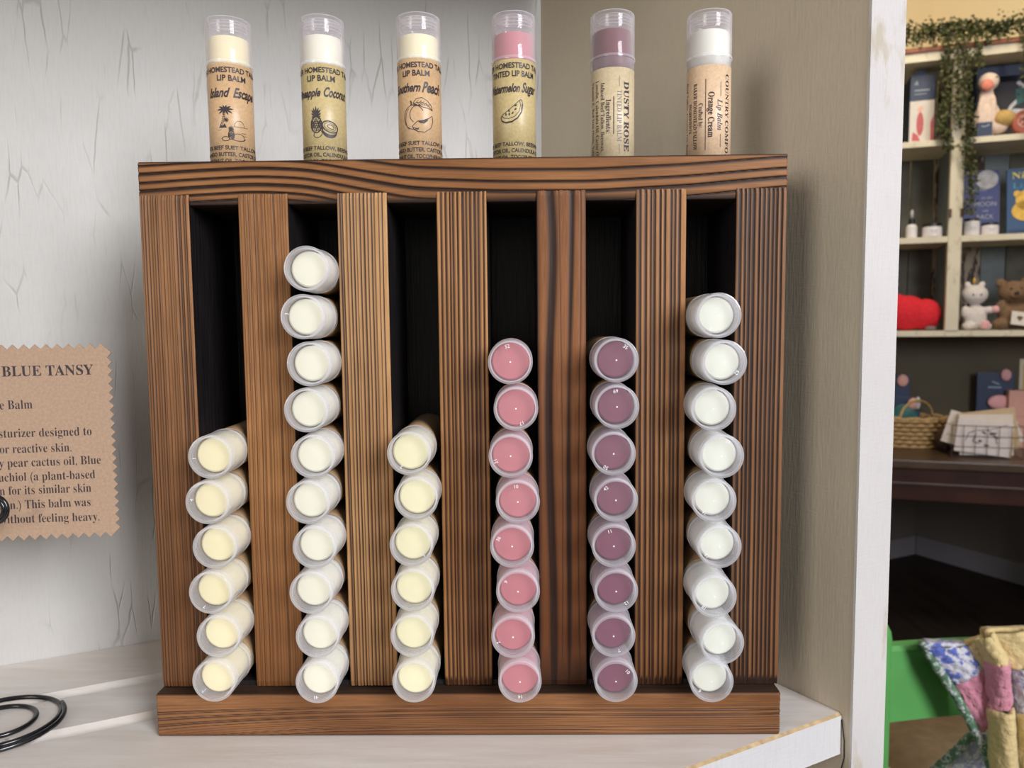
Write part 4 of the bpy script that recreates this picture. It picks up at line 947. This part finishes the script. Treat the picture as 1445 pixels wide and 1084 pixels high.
bm = bmesh.new(); lathe(bm, [(0, h*.68), (r*0.3, h*.68), (r*0.32, h*0.9), (r*.15, h), (0, h)], 24); link('dropper_bulb', bm, plain('pale_rubber_bulb', (0.45, 0.45, 0.45), 0.4), t, smooth=True)
jar(1301, 1329, 309, 332, 0.25, 'low white jar with black lid beside the dropper bottle')
jar(1359, 1382, 303, 331, 0.15, 'tall white jar in front of the moon book')
jar(1384, 1409, 310, 330, 0.22, 'low white jar in front of the moon book')
# plush toys
M_redplush = plain('bright_red_plush', (0.72, 0.02, 0.035), 0.9, 0.1, 120); M_wp = plain('white_plush', (0.72, 0.66, 0.64), 0.95, 0.1, 150); M_pk = plain('pink_satin', (0.80, 0.42, 0.44), 0.7, 0.08)
M_bear = plain('brown_plush', (0.21, 0.125, 0.07), 0.95, 0.2, 150)
t = hthing('red_pillow', 1292, 466, 0.07, 'bright red fluffy plush lying on the lowest hutch shelf', 'plush toy', zbase=z_s3)
bm = bmesh.new(); blob(bm, (-0.03, 0, 0.062), (0.070, 0.045, 0.062)); blob(bm, (0.030, 0, 0.056), (0.050, 0.04, 0.055)); blob(bm, (-0.06, 0.0, 0.07), (0.04, 0.04, 0.06))
fuse(link('body', bm, M_redplush, t), 0.004, 0.004)
bm = bmesh.new(); blob(bm, (0.040, -0.034, 0.008), (0.018, 0.012, 0.008)); link('grey_foot', bm, plain('grey_plush', (0.2, 0.16, 0.16), 0.9), t, smooth=True)
v = 0.06; t = hthing('plush_cat', 1375, 463, v, 'white plush cat with pink paws beside the teddy bear', 'plush toy', zbase=z_s3)
s_ = hz(392, 463, v)
bm = bmesh.new(); blob(bm, (0, 0, s_*0.26), (0.036, 0.030, 0.045)); blob(bm, (-0.004, -0.004, s_*0.70), (0.040, 0.034, 0.034)); blob(bm, (-0.024, -0.02, 0.014), (0.020, 0.024, 0.014)); blob(bm, (0.026, -0.02, 0.014), (0.020, 0.026, 0.015))
blob(bm, (0.040, -0.012, s_*0.40), (0.028, 0.012, 0.012)); blob(bm, (-0.032, -0.012, s_*0.36), (0.014, 0.012, 0.022)); blob(bm, (-0.026, 0, s_*0.90), (0.010, 0.007, 0.012)); blob(bm, (0.018, 0, s_*0.90), (0.010, 0.007, 0.012))
fuse(link('body', bm, M_wp, t), 0.003, 0.003)
bm = bmesh.new(); blob(bm, (0.058, -0.020, s_*0.41), (0.016, 0.008, 0.012)); link('paw', bm, M_pk, t, smooth=True)
bm = bmesh.new(); blob(bm, (0.022, -0.044, 0.019), (0.014, 0.005, 0.015)); link('foot_pad', bm, M_pk, t, smooth=True)
bm = bmesh.new(); blob(bm, (-0.006, -0.002, s_*0.98), (0.005, 0.005, 0.010), 2); link('horn', bm, M_gold, t, smooth=True)
for dx in (-0.016, 0.008): bm = bmesh.new(); blob(bm, (dx, -0.037, s_*0.70), (0.0026, 0.002, 0.0030), 2); link('eye', bm, M_eye, t, smooth=True)
v = 0.055; t = hthing('teddy_bear', 1428, 463, v, 'brown teddy bear holding a white card with a brown heart', 'plush toy', zbase=z_s3)
s_ = hz(390, 463, v)
bm = bmesh.new(); blob(bm, (0.004, 0, s_*0.28), (0.048, 0.034, 0.045)); blob(bm, (0.0, -0.006, s_*0.72), (0.046, 0.036, 0.038)); blob(bm, (-0.040, -0.022, 0.020), (0.026, 0.026, 0.020)); blob(bm, (0.034, -0.022, 0.020), (0.026, 0.026, 0.020))
blob(bm, (-0.038, 0, s_*0.90), (0.016, 0.010, 0.015)); blob(bm, (0.036, 0, s_*0.92), (0.016, 0.010, 0.015)); blob(bm, (-0.036, -0.01, s_*0.42), (0.018, 0.015, 0.026)); blob(bm, (0.040, -0.01, s_*0.42), (0.018, 0.015, 0.026)); blob(bm, (-0.004, -0.036, s_*0.66), (0.018, 0.014, 0.014))
fuse(link('body', bm, M_bear, t), 0.003, 0.004)
bm = bmesh.new(); blob(bm, (-0.004, -0.051, s_*0.69), (0.008, 0.004, 0.006), 2); link('nose', bm, M_eye, t, smooth=True)
for dx in (-0.018, 0.012): bm = bmesh.new(); blob(bm, (dx, -0.040, s_*0.78), (0.003, 0.002, 0.003), 2); link('eye', bm, M_eye, t, smooth=True)
tc = empty('heart_card', (t.location+ex*0.004-ey*0.058+Vector((0, 0, 0.032))), HA, rot=(R(-14), R(8), HA)); tag(tc, 'small white card with brown heart held by the teddy bear', 'card')
hbox('card_sheet', -0.024, 0.024, 0, 0.002, -0.016, 0.030, M_whitecard, tc, 0.0005)
flatpart('printed_heart', tc, lambda f: (f.ellipse((-0.003, 0.010), 0.005, 0.005, 0), f.ellipse((0.004, 0.010), 0.005, 0.005, 0), f.poly([(-0.0078, 0.008), (0.0088, 0.008), (0.0005, -0.003)])), M_bear, -0.0012)

# ---- goods on the table
def tthing(name, px, py, label, cat, group=None, ang=0.0, back=0.0):
    p = at(px, py, 2, TZ); v_ = (p-HO).dot(ey)+back; p = hw(hp(px, py, v_)[0], v_, tz); o = empty(name, p+Vector((0, 0, 0.0004)), HA+ang); tag(o, label, cat, group); return o
def sc_at(p): return (p-CAM).dot(_f)/F          # metres per pixel at p
M_wick = plain('straw_wicker', (0.42, 0.27, 0.12), 0.7, 0.3, 120); M_wickd = plain('brown_wicker', (0.22, 0.125, 0.05), 0.7, 0.3, 120)
t = tthing('wicker_basket', 1277, 634, 'straw wicker basket with a hoop handle on the brown table', 'basket', back=0.085); m_ = sc_at(t.location)
bw_, bh_ = 52*m_, 40*m_
bm = bmesh.new()
for row in range(7):
    z = bh_*(0.06+0.88*row/6); rr = 0.86+0.14*row/6; pts = []
    for k in range(49):
        a = 2*PI*k/48; wv = 1+0.035*(1 if (k+row) % 2 else -1); pts.append((bw_*rr*wv*math.cos(a), bw_*0.6*rr*wv*math.sin(a), z))
    tube(bm, pts, bh_*0.075, 6, cap=False)
link('woven_wall', bm, M_wick, t, smooth=True)
bm = bmesh.new()
for k in range(24):
    a = 2*PI*k/24; tube(bm, [(bw_*0.86*math.cos(a), bw_*.516*math.sin(a), 0), (bw_*0.93*math.cos(a+0.05), bw_*.56*math.sin(a+0.05), bh_*0.5), (bw_*1.03*math.cos(a+.1), bw_*.61*math.sin(a+.1), bh_)], 0.0035, 6)
link('stake', bm, M_wickd, t)['kind'] = 'stuff'
bm = bmesh.new(); pts = [(bw_*1.0*math.cos(2*PI*k/40), bw_*0.6*math.sin(2*PI*k/40), bh_*(1.02+0.03*math.sin(k*2.1))) for k in range(41)]; tube(bm, pts, 0.007, 7, cap=False); link('rim', bm, M_wick, t, smooth=True)
bm = bmesh.new(); lathe(bm, [(0, 0), (0.85, 0), (0.85, 0.003), (0, 0.003)], 32)
for q in bm.verts: q.co.x *= bw_; q.co.y *= bw_*0.6
link('basket_floor', bm, M_wickd, t)
bm = bmesh.new(); hx = 27*m_
tube(bm, [(0.012+hx*math.cos(PI*k/20)*0.9+0.02, -0.01+0.06*math.cos(PI*k/20), bh_+ (24*m_)*math.sin(PI*k/20)) for k in range(21)], 0.0045, 8); link('handle', bm, M_wick, t, smooth=True)
tb = empty('wooden_brush', t.location+ex*(-0.035)+Vector((0, 0, bh_*0.80)), HA, rot=(R(0), R(38), HA)); tag(tb, 'orange brown wooden stick lying in the wicker basket', 'stick')
bm = bmesh.new(); tube(bm, [(-0.05, -0.01, 0.01), (0, -0.012, 0.008), (0.045, -0.012, 0.0)], [0.008, 0.011, 0.007], 10); link('brush_handle', bm, plain('orange_varnish', (0.35, 0.11, 0.04), 0.4), tb, smooth=True)
def pouch(px, py_t, py_b, wpx, label, mats, back=0.0, tilt=0.0):
    t = tthing('gift_pouch', px, 640, label, 'packet', 'navy packets with pink figures on the table', back=back)
    m_ = sc_at(t.location); z0 = (at(px, py_b, 1, t.location.y)).z-TZ; z1 = (at(px, py_t, 1, t.location.y)).z-TZ; W_ = wpx*m_
    hbox('packet', -W_/2, W_/2, 0, 0.012, 0.0, z1, M_navy, t, 0.002); return t, W_, z0, z1
t, W_, z0, z1 = pouch(1274, 560, 640, 40, 'navy packet with a teal panel and pink mouse rising behind the wicker basket', None, back=0.20)
bm = bmesh.new(); blob(bm, (0.0, -0.004, z1*0.62), (W_*0.42, 0.010, z1*0.24)); link('teal_panel', bm, M_teal, t, smooth=True)
bm = bmesh.new(); blob(bm, (W_*0.28, -0.008, z1*0.86), (W_*0.20, 0.008, z1*0.12)); link('pink_figure', bm, M_skin, t, smooth=True)
bm = bmesh.new(); blob(bm, (W_*0.40, -0.012, z1*0.88), (W_*0.08, 0.006, z1*0.13)); link('white_wing', bm, M_whitecard, t, smooth=True)
t2 = empty('gift_pouch', t.location+ex*(-0.032)+ey*0.016, HA); tag(t2, 'navy packet half hidden by the bookcase edge, pink figure at its top', 'packet', 'navy packets with pink figures on the table')
z2 = (at(1270, 530, 1, t2.location.y)).z-TZ; hbox('packet', -W_/2, W_/2, 0, 0.010, 0, z2, M_navy, t2, 0.002)
bm = bmesh.new(); blob(bm, (W_*0.25, -0.006, z2*0.93), (W_*0.18, 0.006, z2*0.09)); link('pink_figure', bm, M_skin, t2, smooth=True)
t3 = tthing('gift_pouch', 1401, 640, 'tall navy packet with pink bow behind the wire basket of cards', 'packet', 'navy packets with pink figures on the table', back=0.17)
m_ = sc_at(t3.location); z1 = (at(1400, 526, 1, t3.location.y)).z-TZ; W_ = 46*m_
hbox('packet', -W_/2, W_/2, 0, 0.012, 0, z1, M_navy, t3, 0.002)
flatpart('printed_mark', t3, lambda f: (f.line([(-W_*.2, z1*.80), (W_*.15, z1*.80)], 0.006), f.line([(-W_*.1, z1*.88), (W_*.1, z1*.84)], 0.005), f.ellipse((W_*.36, z1*.72), 0.010, 0.009, 0)), plain('pale_blue_print', (0.25, 0.35, 0.5), 0.5), -0.0012)
bm = bmesh.new(); blob(bm, (W_*0.25, -0.006, z1*0.97), (W_*0.14, 0.008, z1*0.08)); link('pink_bow', bm, M_pk, t3, smooth=True)
bm = bmesh.new(); blob(bm, (W_*0.10, -0.010, z1*0.60), (W_*0.32, 0.010, z1*0.10)); link('pink_roll', bm, M_pk, t3, smooth=True)
t = tthing('hairy_brush', 1333, 640, 'dark brown bristly ball between wicker basket and wire basket', 'brush', back=0.05)
bm = bmesh.new(); blob(bm, (0, 0, 0.040), (0.034, 0.03, 0.040)); fuse(link('bristles', bm, plain('dark_brown_bristle', (0.07, 0.035, 0.022), 0.95, 0.5, 200), t), 0.003, 0.010, 0.004)
# wire basket with greeting cards
t = tthing('wire_basket', 1392, 650, 'thin dark wire basket holding white greeting cards', 'basket', back=0.035)
m_ = sc_at(t.location); W_, Hh = 88*m_, 46*m_; Dp = 0.085
M_wire = plain('dark_thin_wire', (0.05, 0.04, 0.04), 0.4)
for nm, ys in (('front_grid', 0.0), ('back_grid', Dp)):
    bm = bmesh.new()
    for k in range(7): tube(bm, [(-W_/2+W_*k/6, ys, 0.002), (-W_/2+W_*k/6, ys, Hh)], 0.0011, 5)
    for k in range(4): tube(bm, [(-W_/2, ys, 0.002+(Hh-0.002)*k/3), (W_/2, ys, 0.002+(Hh-0.002)*k/3)], 0.0011, 5)
    link(nm, bm, M_wire, t)
bm = bmesh.new()
for xx in (-W_/2, W_/2):
    for k in range(4): tube(bm, [(xx, 0, 0.002+(Hh-0.002)*k/3), (xx, Dp, 0.002+(Hh-0.002)*k/3)], 0.0011, 5)
for k in range(6): tube(bm, [(-W_/2+W_*k/5, 0, 0.002), (-W_/2+W_*k/5, Dp, 0.002)], 0.0011, 5)
link('side_grid', bm, M_wire, t)
cards = [(-0.010, 0.010, 6, 0.165, 0.108, 'white greeting card with a dark cow sketch, first in the wire basket'), (0.006, 0.026, -2, 0.155, 0.135, 'plain cream card standing behind the cow sketch card'),
         (0.026, 0.042, -9, 0.165, 0.138, 'tan-edged card leaning in the wire basket'), (-0.050, 0.058, 16, 0.15, 0.110, 'pale card poking out on the wicker basket side of the wire basket'), (0.060, 0.070, -20, 0.14, 0.105, 'white card leaning towards the pink box')]
M_cc = [plain('white_card_paper', (0.76, 0.68, 0.68), 0.6, 0.04), plain('cream_card_paper', (0.74, 0.66, 0.60), 0.6, 0.04), plain('tan_card_paper', (0.58, 0.43, 0.27), 0.6, 0.05)]
for i, (cx_, cy_, an, cw, ch, lab) in enumerate(cards):
    c = empty('greeting_card', t.location+ex*cx_+ey*cy_+Vector((0, 0, 0.004+cw/2*math.sin(R(abs(an))))), HA, rot=(R(-3), R(an), HA)); tag(c, lab, 'card', 'greeting cards in the wire basket')
    hbox('card_sheet', -cw/2, cw/2, 0, 0.003, 0, ch, M_cc[(0, 1, 2, 1, 0)[i]], c, 0.0004)
    if i == 0:
        K = lambda *p: [(x*0.13, z*0.13) for x, z in p]
        flatpart('printed_drawing', c, lambda f: (f.line(K((-.42, .28), (-.36, .5), (-.2, .58), (0.05, .62), (.22, .5), (.28, .3)), .0022), f.line(K((-.2, .5), (-.25, .3), (-.1, .25)), .003), f.ellipse((-0.012, 0.042), 0.006, 0.004, 0), f.ellipse((0.008, 0.030), 0.008, 0.003, 0),
            f.poly(leafshape((0.008, 0.066), (0.034, 0.074), .004)), f.poly(leafshape((0.004, 0.066), (-0.012, 0.074), .003)), f.poly(leafshape((0.020, 0.064), (0.040, 0.055), .003)), f.line(K((.05, .62), (.3, .72), (.45, .80)), .0018)), M_ink, -0.0004)
        hbox('gold_edge', cw/2-0.006, cw/2, -0.0004, 0.0, 0.0, ch, M_cc[2], c)
t = tthing('pink_box', 1452, 640, 'plain dusty pink box at the table end', 'box', back=0.10)
m_ = sc_at(t.location); z1 = (at(1440, 552, 1, t.location.y)).z-TZ
hbox('carton', -27*m_, 40*m_, 0, 0.06, 0, z1, plain('dusty_pink_card', (0.66, 0.36, 0.30), 0.6, 0.05), t, 0.001)
hbox('carton_seam', -27*m_, 40*m_, -0.0008, 0, z1*0.55, z1*0.56, plain('pink_card_shade', (0.5, 0.26, 0.22), 0.6), t)
t = tthing('picture_frame', 1452, 640, 'cream picture frame standing behind the pink box', 'frame', back=0.19)
m_ = sc_at(t.location); z1 = (at(1445, 507, 1, t.location.y)).z-TZ
hbox('frame_border', -16*m_, 40*m_, 0, 0.014, 0, z1, M_hutch, t, 0.002); hbox('picture', -11*m_, 34*m_, -0.001, 0, 0.02, z1-0.02, M_gold, t)

# ================================================================ green chair and quilt
M_green = plain('spring_green_paint', (0.115, 0.40, 0.105), 0.5, 0.06, 20)
YC = 0.50; ca = -0.12
co_ = Vector((at(1250, 900, 1, YC).x, YC, FZ)); chair = empty('wooden_chair', co_, ca); tag(chair, 'spring green painted wooden chair with curved back rail, just past the bookcase edge', 'chair')
cn_ = Vector((-math.sin(ca), math.cos(ca), 0)); cx_ = Vector((math.cos(ca), math.sin(ca), 0))
def cp_(px, py, v=0.0): p = atplane(px, py, co_+cn_*v, cn_)-co_; return p.dot(cx_), p.z
uP1, zP = cp_(1259, 876)[0], cp_(1255, 875)[1]; uP0 = uP1-0.034
def rod(name, u0, u1, v0, v1, z0, z1, n=16):
    bm = bmesh.new(); zz_ = z1-0.02; pr_ = [(0, z0), (1, z0), (1, zz_), (0.93, zz_+0.008), (0.75, zz_+0.014), (0.4, zz_+0.019), (0, z1)]; lathe(bm, pr_, 20)
    for q in bm.verts: q.co.x = (u0+u1)/2+q.co.x*(u1-u0)/2; q.co.y = (v0+v1)/2+q.co.y*(v1-v0)/2
    return link(name, bm, M_green, chair, smooth=True)
W_ch = 0.40
rod('back_post', uP0, uP1, -0.014, 0.014, 0, zP); rod('back_post', uP0+W_ch, uP1+W_ch, -0.014, 0.014, 0, zP)
zr1, zr0 = cp_(1300, 914)[1], cp_(1300, 1020)[1]
def rail(z0, z1, th=0.016):
    bm = bmesh.new(); N = 24; rows_ = []
    for k in range(N+1):
        s_ = k/N; u_ = uP0+0.02+s_*(W_ch-0.006); bow = 0.035*math.sin(PI*s_)
        rows_.append([bm.verts.new((u_, bow+dy, z)) for dy, z in ((-th/2, z0+0.004*math.sin(PI*s_)), (-th/2, z1-0.004), (-th/2+0.004, z1), (th/2, z1), (th/2, z0))])
    for a, b in zip(rows_, rows_[1:]):
        for j in range(5): bm.faces.new((a[j], b[j], b[(j+1) % 5], a[(j+1) % 5]))
    bm.faces.new(rows_[0]); bm.faces.new(rows_[-1][::-1]); return link('back_rail', bm, M_green, chair)
rail(zr0, zr1); rail(zr0-0.22, zr0-0.16)
zs_ = cp_(1300, 1050, 0.2)[1]-0.035
bm = bmesh.new(); box(bm, uP0-0.02, uP1+W_ch+0.02, 0.0, 0.40, zs_-0.025, zs_, bev=0.006); link('seat', bm, M_green, chair)
for uu in (uP0, uP0+W_ch): 
    bm = bmesh.new(); tube(bm, [(uu+0.017, 0.37, 0), (uu+0.017, 0.36, zs_-0.024)], [0.013, 0.017], 14); link('front_leg', bm, M_green, chair, smooth=True)
M_cush = plain('tan_cushion_cloth', (0.23, 0.155, 0.085), 0.9, 0.15, 60); M_cream = plain('cream_fleece', (0.68, 0.55, 0.38), 0.95, 0.12, 80)
t = empty('cushion', co_+cx_*(uP0+0.02+W_ch/2)+cn_*0.2+Vector((0, 0, zs_+0.0005)), ca); tag(t, 'tan seat cushion with cream fleece edge on the green chair', 'cushion')
bm = bmesh.new(); blob(bm, (0, -0.01, 0.022), (0.165, 0.145, 0.034)); fuse(link('cushion_cover', bm, M_cush, t), 0.006, 0.002)
bm = bmesh.new(); pts = [(0.17*math.cos(2*PI*k/48), 0.16*math.sin(2*PI*k/48)-0.005, 0.034+0.004*math.sin(k*1.7)) for k in range(49)]; tube(bm, pts, 0.016, 10, cap=False); fuse(link('fleece_edge', bm, M_cream, t), 0.005, 0.005)
# quilt
def cloth(name, col, var=0.1, two=None, sc_=40):
    n = NT(name); v = n.noise(n.coord(), sc_, 4, 0.6)
    c = n.ramp(v, [(0.35, tuple(x*(1-var) for x in col)), (0.65, col)]) if not two else n.ramp(v, [(0.44, col), (0.5, two), (0.56, (0.72, 0.70, 0.74)), (0.62, col)])
    f = n.noise(n.coord(), 190, 2); n.bsdf(c, 0.9, f, 0.6, 0.004, Sheen_Weight=0.2); return n.m
QY = cloth('yellow_quilted_cotton', (0.80, 0.62, 0.30)); QP = cloth('pink_quilted_cotton', (0.74, 0.30, 0.40)); QB = cloth('blue_floral_cotton', (0.12, 0.17, 0.55), two=(0.66, 0.66, 0.74), sc_=70); QW = cloth('white_blue_cotton', (0.70, 0.68, 0.72), two=(0.30, 0.32, 0.50), sc_=60); QG = cloth('green_binding_cotton', (0.10, 0.20, 0.12), 0.5, two=(0.16, 0.30, 0.19), sc_=120)
q0 = chair.location.copy(); quilt = empty('quilt', q0+cx_*0.2+Vector((0, 0, zr1)), ca)
tag(quilt, 'patchwork quilt of yellow, pink and blue floral squares draped over the green chair', 'quilt')
# draped front flap: two corner lines give the edge, folds run downwards
def qpt(px, py, v):
    u_, z_ = cp_(px, py, v); return Vector((u_-0.2, v, z_-zr1))
def patch(mat, corners, n=14, fold=0.0, ph=0.0, name='quilt_patch'):
    """bilinear patch between four (px, py, depth) corners: top-left, top-right, bottom-right, bottom-left"""
    P = [qpt(*c) for c in corners]; bm = bmesh.new(); g = []
    for i in range(n+1):
        row = []
        for j in range(n+1):
            a, b = j/n, i/n; p = P[0].lerp(P[1], a).lerp(P[3].lerp(P[2], a), b)
            p = p+Vector((0, -fold*math.sin(PI*a)*(0.6+0.4*math.sin(ph+b*2)) + 0.0015*math.sin(a*19+b*5+ph)*math.sin(b*15+ph), 0)); row.append(bm.verts.new(p))
        g.append(row)
    for i in range(n):
        for j in range(n): bm.faces.new((g[i][j], g[i][j+1], g[i+1][j+1], g[i+1][j]))
    o = link(name, bm, mat, quilt, smooth=True); s_ = o.modifiers.new('thick', 'SOLIDIFY'); s_.thickness = 0.004; s_.offset = 1; return o
E_ = -0.018
# over the top of the rail
patch(QB, [(1303, 906, 0.028), (1362, 908, 0.028), (1364, 914, E_), (1306, 913, E_)])
patch(QY, [(1362, 908, 0.028), (1392, 899, 0.028), (1388, 905, E_), (1362, 914, E_)])
patch(QB, [(1306, 912, E_), (1364, 913, E_), (1388, 940, E_-.004), (1347, 964, E_)], fold=0.004)
patch(QP, [(1347, 964, E_), (1394, 936, E_-.004), (1396, 1020, E_-.004), (1384, 1032, E_)], fold=0.003, ph=1)
patch(QY, [(1366, 913, E_), (1378, 899, E_-.006), (1400, 936, E_-.012), (1388, 942, E_-.004)], fold=0.004)
patch(QY, [(1376, 901, E_-.006), (1398, 893, E_-.016), (1418, 932, E_-.020), (1393, 932, E_-.012)], fold=0.012)
patch(QP, [(1392, 931, E_-.012), (1418, 931, E_-.020), (1425, 998, E_-.020), (1397, 998, E_-.012)], fold=0.014, ph=2)
patch(QY, [(1397, 998, E_-.012), (1425, 998, E_-.020), (1432, 1095, E_-.020), (1399, 1095, E_-.012)], fold=0.014, ph=1)
patch(QY, [(1390, 893, E_-.010), (1460, 884, E_-.020), (1465, 940, E_-.024), (1417, 942, E_-.014)], fold=0.012, ph=3)
patch(QW, [(1417, 941, E_-.008), (1465, 938, E_-.024), (1468, 998, E_-.024), (1427, 1003, E_-.008)], fold=0.010, ph=1)
patch(QY, [(1427, 1002, E_-.010), (1468, 998, E_-.024), (1472, 1095, E_-.024), (1434, 1095, E_-.010)], fold=0.014, ph=2)
patch(QY, [(1455, 884, E_-.016), (1520, 890, E_-.010), (1530, 1095, E_-.010), (1468, 1095, E_-.022)], fold=0.02, ph=2)
patch(QY, [(1385, 890, 0.03), (1520, 886, 0.03), (1520, 888, E_-.010), (1390, 893, E_-.010)], fold=0.0)
patch(QY, [(1385, 890, 0.03), (1520, 886, 0.03), (1520, 1000, 0.045), (1400, 1000, 0.045)], fold=0.0, name='back_patch')
bm = bmesh.new()
P = [qpt(*c) for c in ((1300, 908, 0.022), (1303, 912, E_), (1320, 938, E_-.003), (1345, 976, E_-.003), (1365, 1010, E_-.003), (1378, 1036, E_-.003), (1390, 1060, E_-.002), (1402, 1095, E_))]
tube(bm, P, [0.004, 0.0045, 0.0048, 0.0048, 0.0048, 0.0048, 0.0045, 0.0045], 10); link('binding', bm, QG, quilt, smooth=True)
bm = bmesh.new(); P = [qpt(*c) for c in ((1376, 1034, 0.035), (1352, 1058, 0.04), (1330, 1078, 0.045), (1310, 1095, 0.05))]; tube(bm, P, 0.0055, 10); link('binding', bm, QG, quilt, smooth=True)
patch(QW, [(1378, 1034, 0.036), (1398, 1034, 0.036), (1392, 1095, 0.046), (1330, 1095, 0.05)], name='back_patch')
